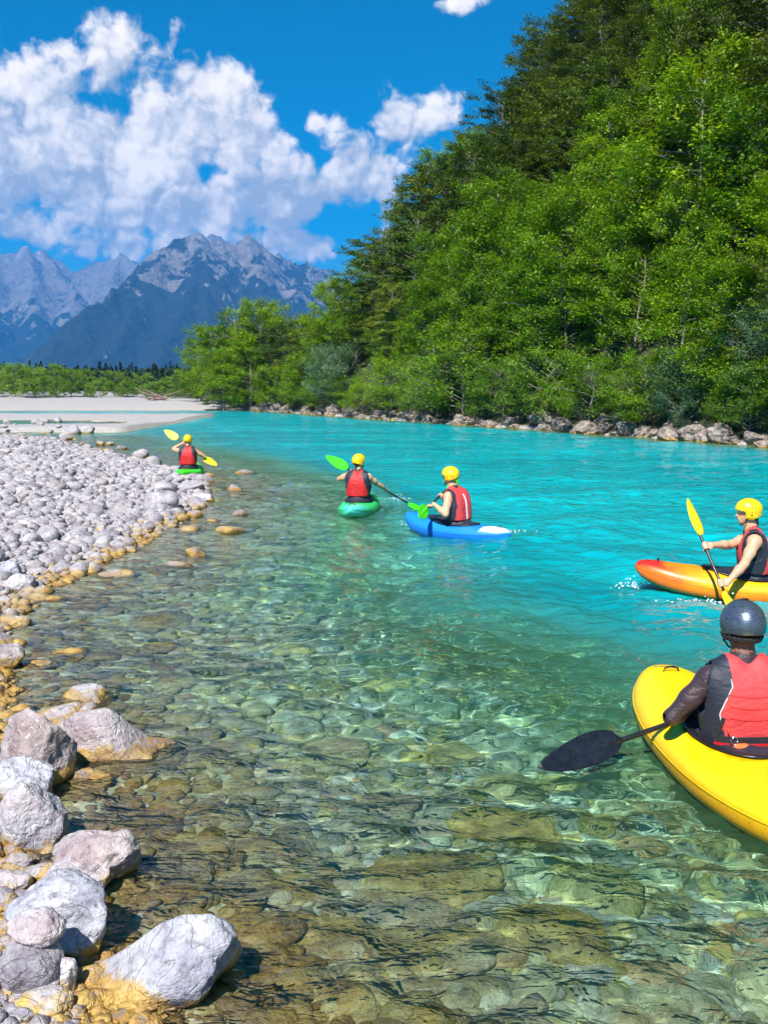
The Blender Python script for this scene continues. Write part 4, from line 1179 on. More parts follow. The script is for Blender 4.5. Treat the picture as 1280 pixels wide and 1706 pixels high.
# ------------------------------------------------------------------ materials of the boats and people
def skin_mat(name, col):
    m, t, b = material(name)
    co = t.add('ShaderNodeTexCoord').outputs['Object']
    n = t.noise(co, 9, 4, 0.6)
    t.put(b.inputs['Base Color'], t.mix(t.rng(n, 0.3, 0.7), tuple(c * .85 for c in col), tuple(min(1, c * 1.1) for c in col)))
    b.inputs['Roughness'].default_value = 0.48
    b.inputs['Subsurface Weight'].default_value = 0.12; b.inputs['Subsurface Radius'].default_value = (0.02, 0.008, 0.004); b.inputs['Subsurface Scale'].default_value = 0.4
    t.put(b.inputs['Normal'], t.bump(t.noise(co, 260, 2), 0.12, 0.002))
    return m
def cloth_mat(name, col, rough=0.75, folds=0.5, weave=500, var=0.18, sheen=0.04):
    m, t, b = material(name)
    co = t.add('ShaderNodeTexCoord').outputs['Object']
    n = t.noise(co, 7, 5, 0.6); f = t.noise(t.vmath('MULTIPLY', co, (1, 1, 2.2)), 14, 3, 0.5, 0.6)
    t.put(b.inputs['Base Color'], t.mix(t.rng(n, 0.3, 0.7), tuple(c * (1 - var) for c in col), tuple(min(1, c * (1 + var)) for c in col)))
    b.inputs['Roughness'].default_value = rough; b.inputs['Sheen Weight'].default_value = sheen
    t.put(b.inputs['Normal'], t.bump(t.math('ADD', f, t.math('MULTIPLY', t.noise(co, weave, 1), 0.04)), folds, 0.02))
    return m
M_SKIN = skin_mat('fair_skin', (0.66, 0.36, 0.22)); M_SKIN2 = skin_mat('tanned_skin', (0.20, 0.09, 0.055))
M_NAVY = cloth_mat('navy_neoprene', (0.012, 0.016, 0.032), 0.6, 0.4)
M_BLACKT = cloth_mat('black_fabric', (0.014, 0.013, 0.016), 0.7, 0.5)
M_RASH = cloth_mat('dark_plum_rashguard', (0.036, 0.018, 0.026), 0.55, 0.8, sheen=0.08)
M_RED = cloth_mat('red_vest_fabric', (0.52, 0.008, 0.010), 0.6, 0.5)
M_CORAL = cloth_mat('faded_coral_red_fabric', (0.62, 0.048, 0.052), 0.65, 0.5)
M_ORANGEF = cloth_mat('orange_webbing', (0.80, 0.12, 0.02), 0.6, 0.3)
M_PIPE = simple('light_grey_piping', (0.55, 0.55, 0.58), 0.5)
M_WHITEF = simple('white_reflective_tape', (0.80, 0.80, 0.80), 0.45)
M_METAL = simple('steel_ring', (0.75, 0.75, 0.77), 0.22, 1.0)
M_HAIR = simple('dark_brown_hair', (0.028, 0.014, 0.009), 0.5, bump=0.6, bscale=90)
M_BLACKP = simple('black_plastic', (0.012, 0.013, 0.016), 0.35, var=0.25, bump=0.1)
M_CARBON = simple('black_blade', (0.008, 0.010, 0.016), 0.30, var=0.4, vscale=14, bump=0.15, bscale=40)
M_BELLOW = simple('yellow_helmet_shell', (0.86, 0.55, 0.004), 0.34, coat=0.3, var=0.06)
M_LIMEP = simple('bright_green_blade', (0.05, 0.72, 0.012), 0.42, var=0.08)
M_YELLP = simple('yellow_green_blade', (0.62, 0.64, 0.015), 0.42, var=0.08)
M_YELLP2 = simple('yellow_blade', (0.78, 0.60, 0.02), 0.42, var=0.10)
def helmet_mat():
    m, t, b = material('scratched_steel_blue_shell')
    co = t.add('ShaderNodeTexCoord').outputs['Object']
    sc = t.noise(t.vmath('MULTIPLY', co, (1.0, 1.0, 9.0)), 34, 4, 0.7); ch = t.noise(co, 34, 2, 0.5)
    c = t.mix(t.rng(sc, 0.35, 0.7), (0.06, 0.085, 0.12), (0.17, 0.21, 0.27))
    c = t.mix(t.rng(ch, 0.70, 0.73), c, (0.008, 0.009, 0.012))
    t.put(b.inputs['Base Color'], c); b.inputs['Metallic'].default_value = 0.65
    t.put(b.inputs['Roughness'], t.rng(sc, 0.3, 0.7, 0.24, 0.42)); b.inputs['Coat Weight'].default_value = 0.3; b.inputs['Coat Roughness'].default_value = 0.2
    return m
M_STEELH = helmet_mat()
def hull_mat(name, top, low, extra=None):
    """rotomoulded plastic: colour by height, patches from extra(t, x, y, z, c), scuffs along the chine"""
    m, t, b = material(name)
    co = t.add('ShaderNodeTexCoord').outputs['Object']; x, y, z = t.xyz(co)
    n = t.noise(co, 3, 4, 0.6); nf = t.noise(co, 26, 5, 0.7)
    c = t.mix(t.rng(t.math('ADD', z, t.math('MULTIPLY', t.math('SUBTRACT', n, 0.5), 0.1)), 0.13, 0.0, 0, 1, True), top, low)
    if extra: c = extra(t, x, y, z, n, c)
    sc = t.noise(t.vmath('MULTIPLY', co, (6, 0.7, 6)), 18, 4, 0.7)
    scuff = t.math('MULTIPLY', t.rng(sc, 0.54, 0.64), t.rng(z, 0.16, 0.03, 0.12, 0.75))
    c = t.mix(scuff, c, t.mix(1.0, c, (0.45, 0.38, 0.30), 'MULTIPLY'))
    t.put(b.inputs['Base Color'], c)
    t.put(b.inputs['Roughness'], t.rng(nf, 0.3, 0.7, 0.30, 0.48)); b.inputs['Coat Weight'].default_value = 0.15
    t.put(b.inputs['Normal'], t.bump(t.math('ADD', n, t.math('MULTIPLY', nf, 0.12)), 0.10, 0.03))
    return m
def ex_orange(t, x, y, z, n, c):
    c = t.mix(t.rng(t.math('ADD', y, t.math('MULTIPLY', n, 0.8)), 0.85, 1.35), c, (0.80, 0.16, 0.008))
    red = t.math('MULTIPLY', t.rng(t.math('ADD', y, t.math('MULTIPLY', n, 0.5)), 1.12, 1.2), t.rng(z, 0.20, 0.25))
    return t.mix(red, c, (0.62, 0.02, 0.012))
def ex_blue(t, x, y, z, n, c):
    w = t.math('MULTIPLY', t.rng(t.math('ADD', y, t.math('MULTIPLY', n, 0.45)), -0.30, -0.36), t.rng(z, 0.13, 0.17))
    w = t.math('MULTIPLY', w, t.rng(y, -1.02, -0.92))
    return t.mix(w, c, (0.82, 0.84, 0.86))
def ex_turq(t, x, y, z, n, c):
    w = t.math('MULTIPLY', t.rng(t.math('ADD', y, t.math('MULTIPLY', n, 0.9)), 0.05, -0.35), t.rng(n, 0.35, 0.62))
    return t.mix(w, c, (0.10, 0.70, 0.62))
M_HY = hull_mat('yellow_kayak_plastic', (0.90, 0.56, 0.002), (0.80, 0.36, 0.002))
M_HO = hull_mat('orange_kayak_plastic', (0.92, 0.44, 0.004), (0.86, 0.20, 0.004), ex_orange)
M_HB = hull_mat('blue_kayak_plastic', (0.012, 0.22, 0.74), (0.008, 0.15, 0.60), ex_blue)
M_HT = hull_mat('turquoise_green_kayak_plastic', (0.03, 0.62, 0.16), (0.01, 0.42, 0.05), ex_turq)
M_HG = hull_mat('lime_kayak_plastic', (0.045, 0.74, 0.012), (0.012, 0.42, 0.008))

# ------------------------------------------------------------------ kayak
from mathutils.bvhtree import BVHTree
def kayak(name, loc, heading, mat, label, L=2.35, W=0.325, bow_up=0.17, stern_up=0.10, bow_blunt=2.6, pitch=0.0, roll=0.0, skirt=True, shift=0.05, deck=0.20, waist=0.285):
    o = empty(name, loc, heading); o.rotation_euler = (pitch, roll, heading)
    ns, na = 72, 48
    t = np.sin(np.linspace(-np.pi / 2, np.pi / 2, ns)); y = t * L / 2 + shift
    p = np.where(t > 0, bow_blunt, 2.1)
    w = W * np.clip(1 - np.abs(t) ** p, 0, 1) ** np.where(t > 0, 0.56, 0.66); w = np.maximum(w, 0.004)
    up = np.where(t > 0, bow_up * np.abs(t) ** 2.2, stern_up * np.abs(t) ** 2.2)
    end = np.clip(1 - np.abs(t) ** 6, 0, 1) ** 0.5
    mid = 0.07 + up                                             # seam height
    keel = mid - (0.17 + 0.0 * t) * end
    top = mid + (deck - 0.07 + 0.03 * np.exp(-((t - 0.30) / 0.25) ** 2) - 0.035 * np.clip(-t, 0, 1)) * end
    a = np.linspace(0, 2 * np.pi, na, endpoint=False)
    c, s = np.cos(a), np.sin(a)
    X = w[:, None] * np.sign(c) * np.abs(c) ** 0.72
    Z = np.where(s > 0, mid[:, None] + (top - mid)[:, None] * np.abs(s) ** 1.05, mid[:, None] - (mid - keel)[:, None] * np.abs(s) ** 0.62)
    V = np.stack([X, np.repeat(y[:, None], na, 1), Z], -1).reshape(-1, 3)
    i = np.arange(ns * na).reshape(ns, na); j = np.roll(i, -1, 1)
    F = np.stack([i[:-1], j[:-1], j[1:], i[1:]], -1).reshape(-1, 4)[:, ::-1]
    bvh = BVHTree.FromPolygons(V.tolist(), F.tolist())
    def deck_z(x_, y_):
        h = bvh.ray_cast(Vector((x_, y_, 2)), Vector((0, 0, -1)))
        return h[0].z if h[0] is not None else 0.1
    ca, cb, cy0 = 0.225, 0.42, 0.10                              # cockpit opening half width, half length, centre
    cen = V[F].mean(1)
    hole = ((cen[:, 0] / ca) ** 2 + ((cen[:, 1] - cy0) / cb) ** 2 < 1) & (cen[:, 2] > 0.09)
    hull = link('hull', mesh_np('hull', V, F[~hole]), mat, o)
    hull.cycles.is_caustics_receiver = True
    m = hull.modifiers.new('edge', 'SOLIDIFY'); m.thickness = 0.006; m.offset = -1
    for sg, col_ in ((-1, 0), (1, 1)):                              # moulded seam line along each side
        k0, k1 = 4, ns - 4; ci = 0 if sg > 0 else na // 2
        pts_ = V.reshape(ns, na, 3)[k0:k1, ci] + np.array([sg * 0.001, 0, 0])
        link('hull_seam', tube_mesh('hull_seam', [(pts_, [.004] * (k1 - k0))], 6), mat, o)
    # coaming: a lip round the opening
    ang = np.linspace(0, 2 * np.pi, 64, endpoint=False)
    rim = np.array([[ca * 1.06 * math.cos(q), cy0 + cb * 1.04 * math.sin(q), 0] for q in ang])
    rz_ = np.array([deck_z(*r[:2]) for r in rim]); rz_ = 0.5 * rz_ + 0.5 * np.convolve(np.r_[rz_[-6:], rz_, rz_[:6]], np.ones(13) / 13, 'valid')
    prof = [(-0.024, -0.03), (-0.024, 0.012), (-0.006, 0.022), (0.016, 0.018), (0.020, 0.008), (0.004, 0.002), (0.004, -0.03)]
    RV = []
    for r, z_ in zip(rim, rz_):
        d = np.array([r[0] / ca, (r[1] - cy0) / cb, 0]); d /= np.linalg.norm(d)
        for pr, pz in prof: RV.append([r[0] + d[0] * pr, r[1] + d[1] * pr, z_ + pz])
    k = len(prof); ii = np.arange(64 * k).reshape(64, k); jj = np.roll(ii, -1, 0)
    RF = np.stack([ii[:, :-1], ii[:, 1:], jj[:, 1:], jj[:, :-1]], -1).reshape(-1, 4)
    link('cockpit_rim', mesh_np('cockpit_rim', RV, RF), M_BLACKP if skirt else mat, o)
    # spray skirt: neoprene from the rim up to the waist
    SVs = []; rings = 9
    for q in range(rings):
        f = q / (rings - 1)
        for r, z_, an in zip(rim, rz_, ang):
            wx_, wy_ = 0.165 * math.cos(an), 0.01 + 0.125 * math.sin(an)
            e = f ** 0.8
            zz = z_ + 0.016 + (waist - z_) * f ** 2.4 - 0.012 * math.sin(math.pi * f) + 0.006 * math.sin(an * 9 + f * 5) * math.sin(math.pi * f)
            SVs.append([r[0] * (1 - e) + wx_ * e, r[1] * (1 - e) + wy_ * e, zz])
    ii = np.arange(rings * 64).reshape(rings, 64); jj = np.roll(ii, -1, 1)
    link('spray_skirt', mesh_np('spray_skirt', SVs, np.stack([ii[:-1], jj[:-1], jj[1:], ii[1:]], -1).reshape(-1, 4)), M_NAVY, o)
    # grab handles at both ends, a moulded recess line on the foredeck
    for sg, yy in ((1, L * 0.40 + shift), (-1, -L * 0.40 + shift)):
        zc = deck_z(0, yy); pts = [(-0.055, yy, zc - .004), (-0.045, yy, zc + .022), (0, yy, zc + .032), (0.045, yy, zc + .022), (0.055, yy, zc - .004)]
        link('grab_handle', tube_mesh('grab_handle', [(pts, [.007] * 5)], 8), M_BLACKP, o)
    yy = L * 0.455 + shift
    g = [(0.075 * math.cos(q), yy - 0.05 * math.sin(q) * 0.6, deck_z(0.075 * math.cos(q), yy - 0.05 * math.sin(q) * 0.6) + 0.0005) for q in np.linspace(0.15, math.pi - 0.15, 12)]
    link('deck_groove', tube_mesh('deck_groove', [(g, [.0035] * 12)], 6), M_BLACKP, o)
    tag(o, label, 'kayak')
    return o

# ------------------------------------------------------------------ paddle
def paddle(label, A, B, nA, nB, mat, lenA=0.46, lenB=0.46, wid=0.195, shaft_mat=None):
    """shaft from neck A to neck B with a blade beyond each neck; nA, nB: the blade faces' normals"""
    A = Vector(A); B = Vector(B); ax = (B - A).normalized(); mid = (A + B) / 2
    o = empty('paddle', mid)
    def loc(p): return Vector(p) - mid
    link('shaft', tube_mesh('shaft', [(np.array([loc(A + ax * (k / 8) * (B - A).length)[:] for k in range(9)]), [.0155] * 9)], 12), shaft_mat or M_BLACKP, o)
    for P, d, nrm, ln in ((A, -ax, nA, lenA), (B, ax, nB, lenB)):
        nrm = Vector(nrm); nrm = (nrm - d * nrm.dot(d)).normalized(); sd = d.cross(nrm)
        n = 22; m = 13; VV = []
        for face in (1, -1):
            for k in range(n):
                s = k / (n - 1)
                up = wid * 0.54 * (math.sin(math.pi * min(1, s ** 0.62 * 0.998)) ** 0.62) if s > 0 else 0
                dn = wid * 0.46 * (math.sin(math.pi * min(1, s ** 0.78 * 0.998)) ** 0.6) if s > 0 else 0
                up = max(up, 0.016 * (1 - s)); dn = max(dn, 0.016 * (1 - s))
                for q in range(m):
                    v = q / (m - 1) * 2 - 1
                    wv = v * (up if v > 0 else dn)
                    th = 0.003 + 0.004 * (1 - abs(v)) + (0.013 * math.exp(-(wv / 0.014) ** 2) * (1 - s) ** 1.3)
                    curve = 0.035 * (s ** 2) + 0.16 * (wv ** 2) / wid * 1.2
                    VV.append((loc(P) + d * (s * ln - 0.03) + sd * wv + nrm * (curve + face * th))[:])
        f = []
        I = np.arange(2 * n * m).reshape(2, n, m)
        f.append(np.stack([I[0, :-1, :-1], I[0, :-1, 1:], I[0, 1:, 1:], I[0, 1:, :-1]], -1).reshape(-1, 4))
        f.append(np.stack([I[1, :-1, :-1], I[1, 1:, :-1], I[1, 1:, 1:], I[1, :-1, 1:]], -1).reshape(-1, 4))
        for a_, b_ in ((I[0, :, 0], I[1, :, 0]), (I[1, :, -1], I[0, :, -1]), (I[1, 0, :], I[0, 0, :]), (I[0, -1, :], I[1, -1, :])):
            f.append(np.stack([a_[:-1], a_[1:], b_[1:], b_[:-1]], -1))
        bl = link('blade', mesh_np('blade', VV, np.concatenate(f)), mat, o)
        bl.cycles.is_caustics_receiver = True
    return tag(o, label, 'paddle')

# ------------------------------------------------------------------ paddler
def paddler(label, loc, heading, hands, shaft_dir, h=0.009, skin=None, sleeves=None, twist=0.0, lean=0.05, head_turn=0.0, head_tilt=0.0, helmet='yellow', vest=None, hair=True, elbow=(0.5, -0.4, -0.8), style='plain', side=0.0, scale=1.0, zoff=0.0):
    """a seated paddler. hands: world points (left, right) on the shaft; body frame: x right, y to the bow, z up, waterline at 0"""
    skin = skin or M_SKIN; vest = vest or M_RED
    loc = Vector(loc) + Vector((0, 0, zoff))
    o = empty('person', loc, heading); o.scale = (scale,) * 3
    Mi = Matrix.Rotation(-heading, 3, 'Z')
    L3 = lambda p: np.array((Mi @ (Vector(p) - loc))[:]) / scale
    sdir = np.array((Mi @ Vector(shaft_dir).normalized())[:])
    ct, st = math.cos(twist), math.sin(twist)
    Z0 = 0.05
    def T(x, y, z):                                   # twist and lean grow with height
        f = np.clip((z - 0.2) / 0.4, 0, 1); a = twist * f
        return np.array([x * math.cos(a) - y * math.sin(a) + side * f * (z - .15), x * math.sin(a) + y * math.cos(a) + lean * f * (z - 0.15) / 0.5, z + Z0])
    prims = []                                        # torso prims reused for the vest
    def tor(a, b, ra, rb, k=0.05, sq=(1, 1, 1)): prims.append((T(*a), T(*b), ra, rb, k, sq))
    tor((-.09, 0, .12), (.09, 0, .12), .125, .125)
    tor((-.065, 0, .26), (.065, 0, .26), .110, .110)
    tor((-.075, .005, .38), (.075, .005, .38), .118, .118)
    tor((-.085, .0, .48), (.085, .0, .48), .115, .115)
    tor((-.15, -.01, .565), (.15, -.01, .565), .068, .068)
    SK = 0; SU = 1
    lo = np.array([-0.95, -0.45, -0.05]); hi = np.array([0.95, 0.95, 1.20])
    pts = [L3(hands[0]), L3(hands[1])]
    lo = np.minimum(lo, np.min(pts, 0) - .15); hi = np.maximum(hi, np.max(pts, 0) + .15)
    lo = np.maximum(lo, np.minimum(np.min(pts, 0) - .16, [-.42, -.42, -.02])); hi = np.minimum(hi, np.maximum(np.max(pts, 0) + .16, [.42, .75, 1.05]))
    S = SDF(lo, hi, h)
    for a, b, ra, rb, k, sq in prims: S.cap(a, b, ra, rb, k, SU, sq=sq)
    for sg in (-1, 1):                                 # trapezius, thighs inside the boat
        S.cap(T(sg * .12, -.015, .575), T(sg * .02, -.005, .665), .055, .05, .04, SU)
        S.cap((sg * .09, .03, .14), (sg * .15, .44, .13), .075, .055, .04, SU)
        S.cap((sg * .15, .44, .13), (sg * .09, .74, .06), .05, .035, .03, SU)
    # neck and head
    hz = 0.83
    nk0 = T(0, 0, .60); nk1 = T(0, .02, .755)
    S.cap(nk0, T(0, .012, .675) if sleeves else nk1, .060, .058, .035, SU if sleeves else SK)
    S.cap(T(0, .012, .675), nk1, .055, .054, .02, SK)
    hc = T(0, .03, hz)
    HR = Matrix.Rotation(head_turn + twist, 3, 'Z') @ Matrix.Rotation(head_tilt, 3, 'X')
    Hd = lambda x, y, z: hc + np.array((HR @ Vector((x, y, z)))[:])
    S.cap(nk1 - np.array([0, 0, .03]), Hd(0, -.01, -.03), .054, .058, .03, SK)
    S.ell(Hd(0, 0, .02), (.078, .096, .108), .02, SK)
    S.cap(Hd(0, .045, -.055), Hd(0, .06, -.075), .048, .036, .03, SK)            # jaw
    S.cap(Hd(0, .088, .0), Hd(0, .108, -.028), .012, .016, .012, SK)             # nose
    S.cap(Hd(-.02, .088, -.058), Hd(.02, .088, -.058), .012, .012, .01, SK)      # lips
    S.cap(Hd(-.035, .083, .022), Hd(.035, .083, .022), .014, .014, .012, SK)     # brow
    for sg in (-1, 1):
        S.ell(Hd(sg * .078, -.008, -.01), (.014, .022, .034), .008, SK)          # ears
        S.ell(Hd(sg * .032, .094, .002), (.012, .010, .008), .0, SK, 'sub')      # eye sockets
        S.ell(Hd(sg * .032, .084, .002), (.012, .011, .010), .002, SK)           # eyes
    # arms: two-bone reach to the grips
    AR = SU if sleeves else SK
    joints = []
    for sg, G in ((-1, L3(hands[0])), (1, L3(hands[1]))):
        sh = T(sg * .185, -.005, .565)
        a = sdir / np.linalg.norm(sdir)
        v = sh - G; v = v - a * (v @ a); v /= np.linalg.norm(v) + 1e-9              # from the shaft towards the shoulder
        Wp = G + v * 0.085 + np.array([0, 0, 0.012])
        up, fo = 0.285, 0.255
        dv = Wp - sh; D = np.linalg.norm(dv)
        sc = max(1.0, D / (up + fo - 0.004)); up *= sc; fo *= sc
        ca_ = (up ** 2 + D ** 2 - fo ** 2) / (2 * up * D); ca_ = np.clip(ca_, -1, 1)
        pole = np.array([sg * elbow[0], elbow[1], elbow[2]]); ax = dv / D; pole = pole - ax * (pole @ ax); pole /= np.linalg.norm(pole)
        E = sh + ax * up * ca_ + pole * up * math.sqrt(1 - ca_ ** 2)
        S.cap(T(sg * .14, -.005, .56), sh, .068, .064, .04, AR)
        S.cap(sh, sh + (E - sh) * .5, .062, .053, .03, AR); S.cap(sh + (E - sh) * .5, E, .053, .041, .03, AR)
        S.cap(E, E + (Wp - E) * .35, .042, .044, .02, AR); S.cap(E + (Wp - E) * .35, Wp, .044, .027, .02, AR)
        joints.append((sh, E, Wp, G))
        # hand: palm, four fingers curled round the shaft, thumb the other way
        b2 = np.cross(a, v)
        if b2[2] < 0: b2 = -b2                         # fingers go over the top of the shaft
        for i_ in range(4):
            off = (i_ - 1.5) * 0.021
            root = G + a * off + v * 0.050
            S.cap(Wp + a * off * .45, root, .020, .0150, .012, SK)
            Rr = 0.0265; prev = root + b2 * 0.012
            ln = (0.85, 1.0, 0.95, 0.78)[i_]
            for th in np.linspace(0.35, 3.6 * ln, 5):
                p = G + a * off + (v * math.cos(th) + b2 * math.sin(th)) * Rr
                S.cap(prev, p, .0098, .0092, .004, SK); prev = p
        prev = Wp + (G - Wp) * .35 - a * sg * .0 + a * 0.030 * (-sg); 
        for th in (0.5, 1.4, 2.2):
            p = G + a * (-sg) * 0.036 + (v * math.cos(th) - b2 * math.sin(th)) * 0.028
            S.cap(prev, p, .0125, .0105, .005, SK); prev = p
    mats = [skin, sleeves or M_NAVY]
    me = smooth_mesh(S.mesh('body'), 1)
    link('body', me, mats, o)
    # life vest: the torso grown outwards, cut at neck, arms and hem
    Vv = SDF((-.36, -.36, .12), (.36, .36, .80), h * 0.95)
    for a, b, ra, rb, k, sq in prims[1:]: Vv.cap(a, b, ra, rb, k, 0, sq=sq, grow=0.036)
    for sg in (-1, 1): Vv.cap(T(sg * .115, -.01, .575), T(sg * .075, -.01, .635), .062, .052, .04, 0, grow=0.022)
    Vv.cap(T(0, .03, .64), T(0, .04, .80), .082, .11, 0, 0, 'sub')
    Vv.cap(T(0, .10, .60), T(0, .22, .62), .07, .09, 0, 0, 'sub')
    for sg, (sh, E, Wp, G) in zip((-1, 1), joints):
        Vv.cap(sh + (T(0, 0, .565) - sh) * -.05, sh + (E - sh) * .8, .083, .075, 0, 0, 'sub')
        Vv.cap(T(sg * .215, 0, .43), T(sg * .215, 0, .60), .055, .075, 0, 0, 'sub')
    Vv.cut(lambda X, Y, Z: (0.235 + Z0) - Z)
    def zones(V):
        x = V[:, 0] * math.cos(-twist) - V[:, 1] * math.sin(-twist); y = V[:, 0] * math.sin(-twist) + V[:, 1] * math.cos(-twist); z = V[:, 2] - Z0
        x = x - side * np.clip((z - .2) / .4, 0, 1) * (z - .15)
        if style == 'near': w = np.interp(z, [.2, .27, .34, .42, .50, .56, .64], [.12, .125, .155, .172, .142, .11, .11])
        elif style == 'trap': w = np.interp(z, [.2, .3, .45, .56, .64], [.20, .20, .155, .11, .08])
        else: w = np.interp(z, [.2, .3, .45, .56, .64], [.20, .19, .18, .17, .16])
        lab = np.where(np.abs(x) > w, 1, 0)
        if style == 'side': lab = np.where((np.abs(y - 0.03) < 0.045) & (np.abs(x) > 0.13), 1, lab)
        return lab.astype(np.int32)
    vo = link('life_vest', smooth_mesh(Vv.mesh('life_vest', zones), 2), [vest, M_NAVY], o)
    vm = vo.data
    bvh = BVHTree.FromPolygons([v.co[:] for v in vm.vertices], [p.vertices[:] for p in vm.polygons])
    def on_back(x, z, lift=0.004):
        """a point on the back of the vest at body x and height z"""
        a = twist; f = np.clip((z - 0.2) / 0.4, 0, 1)
        p = T(x, 0, z); d = Vector((math.sin(a * f), -math.cos(a * f), 0))
        hit = bvh.ray_cast(Vector(p) + d * 0.6, -d)
        q = hit[0] if hit[0] is not None else Vector(p) + d * 0.15
        return np.array((q + d * lift)[:])
    def band(name, pts, wid, mat, thick=0.004, parent=vo):
        pts = np.array(pts); n = len(pts)
        tn = np.gradient(pts, axis=0); tn /= np.linalg.norm(tn, axis=1)[:, None]
        ctr = np.array([0, 0.02, 0]); out = pts - np.c_[np.full(n, ctr[0]), np.full(n, ctr[1]), pts[:, 2]]; out /= np.linalg.norm(out, axis=1)[:, None] + 1e-9
        sd = np.cross(tn, out); sd /= np.linalg.norm(sd, axis=1)[:, None] + 1e-9
        ring = np.stack([pts + sd * wid / 2 - out * thick, pts + sd * wid / 2 + out * thick, pts - sd * wid / 2 + out * thick, pts - sd * wid / 2 - out * thick], 1)
        ii = np.arange(n * 4).reshape(n, 4); jj = np.roll(ii, -1, 1)
        F = np.concatenate([np.stack([ii[:-1], jj[:-1], jj[1:], ii[1:]], -1).reshape(-1, 4), ii[:1], ii[-1:, ::-1]])
        return link(name, mesh_np(name, ring.reshape(-1, 3), F, False), mat, parent)
    if style == 'stripe':
        band('stripe', [on_back(0.0, z) for z in np.linspace(.25, .60, 12)], .022, M_WHITEF)
    if style == 'side':
        band('stripe', [on_back(0.03, z) for z in np.linspace(.25, .58, 12)], .012, M_PIPE)
    if style in ('near',):
        for sg in (-1, 1):
            zs = np.linspace(.36, .60, 14); wv = np.interp(zs, [.2, .27, .34, .42, .50, .56, .64], [.12, .125, .155, .172, .142, .11, .11])
            link('piping', tube_mesh('piping', [(np.array([on_back(sg * w_, z, .002) for w_, z in zip(wv, zs)]), [.0042] * 14)], 6), M_PIPE, vo)
        for z in (.40, .46, .52):
            link('seam', tube_mesh('seam', [(np.array([on_back(x, z - .012 * math.cos(x * 14), .0005) for x in np.linspace(-.125, .125, 12)]), [.0028] * 12)], 5), M_RED, vo)
        band('belt', [on_back(x, .285, .006) for x in np.linspace(-.19, .19, 16)], .034, M_BLACKT)
        band('lower_belt', [on_back(x, .258, .007) for x in np.linspace(-.185, .185, 16)], .02, M_RED)
        band('side_strap', [on_back(x, z, .005) for x, z in zip(np.linspace(-.155, -.175, 6), np.linspace(.40, .30, 6))], .02, M_BLACKT)
        rg = on_back(-.105, .285, .014); ang = np.linspace(0, 2 * math.pi, 17)
        link('ring', tube_mesh('ring', [(np.array([rg + np.array([.017 * math.cos(q), -.002, .022 * math.sin(q)]) for q in ang]), [.0035] * 17)], 6), M_METAL, vo)
        # folded tow-line pouch at the back of the belt
        Pp = SDF((-.16, -.45, .20), (.12, -.02, .36), .006)
        c0 = on_back(-.06, .235 , .018); c1 = on_back(.02, .235, .018)
        Pp.cap(c0 + np.array([-.03, 0, .01]), c0 + np.array([.01, 0, .008]), .026, .03, .015); Pp.cap(c0 + np.array([.03, -.004, .0]), c1, .026, .022, .012)
        link('tow_pouch', Pp.mesh('tow_pouch'), M_ORANGEF, vo)
        bkl = on_back(-.135, .35, .01)
        link('zip_pull', tube_mesh('zip_pull', [(np.array([bkl, bkl + np.array([.004, -.008, -.03])]), [.004, .005])], 6), M_ORANGEF, vo)
    # helmet
    Hs = SDF(hc - np.array([.19, .19, .20]), hc + np.array([.19, .19, .22]), h * 0.75)
    cH = np.array([0, 0, .035])
    HRn = np.array(HR)
    def local(X, Y, Z):
        q = np.stack([X - hc[0], Y - hc[1], Z - hc[2]], -1) @ HRn
        return q[..., 0], q[..., 1], q[..., 2]
    sl, X, Y, Z = Hs.box(Hs.lo, Hs.lo + Hs.h * (Hs.n - 1)); x, y, z = local(X, Y, Z)
    def ellf(rx, ry, rz, zc):
        return (np.sqrt((x / rx) ** 2 + ((y + .006) / ry) ** 2 + ((z - zc) / rz) ** 2) - 1) * min(rx, ry, rz)
    if helmet == 'yellow':
        out = np.minimum(ellf(.112, .135, .118, .035), np.sqrt((x / .108) ** 2 + ((y + .018) / .118) ** 2 + ((z + .01) / .105) ** 2) * .105 - .105)
        inn = np.minimum(ellf(.102, .125, .108, .035), np.sqrt((x / .098) ** 2 + ((y + .018) / .108) ** 2 + ((z + .01) / .15) ** 2) * .098 - .098)
        cutp = -.062 - z + np.where(y > -.03, 0, (-.03 - y) * 0.45)
        face = np.minimum(np.minimum(y - .045, .030 - z + (y - .1) * .15), 0.2)      # face opening
        f = np.maximum(np.maximum(out, -inn), np.maximum(cutp, face))
    else:
        out = ellf(.116, .140, .128, .030); inn = ellf(.106, .130, .118, .030)
        f = np.maximum(np.maximum(out, -inn), -.022 - z + (y) * -.10)
    Hs.f[sl] = f.astype(np.float32)
    ho = link('helmet', smooth_mesh(Hs.mesh('helmet'), 2), M_BELLOW if helmet == 'yellow' else M_STEELH, o)
    hb = BVHTree.FromPolygons([v.co[:] for v in ho.data.vertices], [p.vertices[:] for p in ho.data.polygons])
    def vent(az, el, r=.0065, lng=1.0):
        d = Vector((math.sin(az) * math.cos(el), math.cos(az) * math.cos(el), math.sin(el)))
        d = HR @ d; hit = hb.ray_cast(Vector(hc) + Vector((0, 0, .03)) + d * .4, -d)
        if hit[0] is None: return
        V, F = ICO[2]; q = hit[1].to_track_quat('Z', 'Y').to_matrix()
        P_ = np.array([(hit[0] + q @ Vector((v[0] * r * lng, v[1] * r, v[2] * .0022)))[:] for v in V])
        link('vent_hole', mesh_np('vent_hole', P_, F), M_BLACKP, ho)
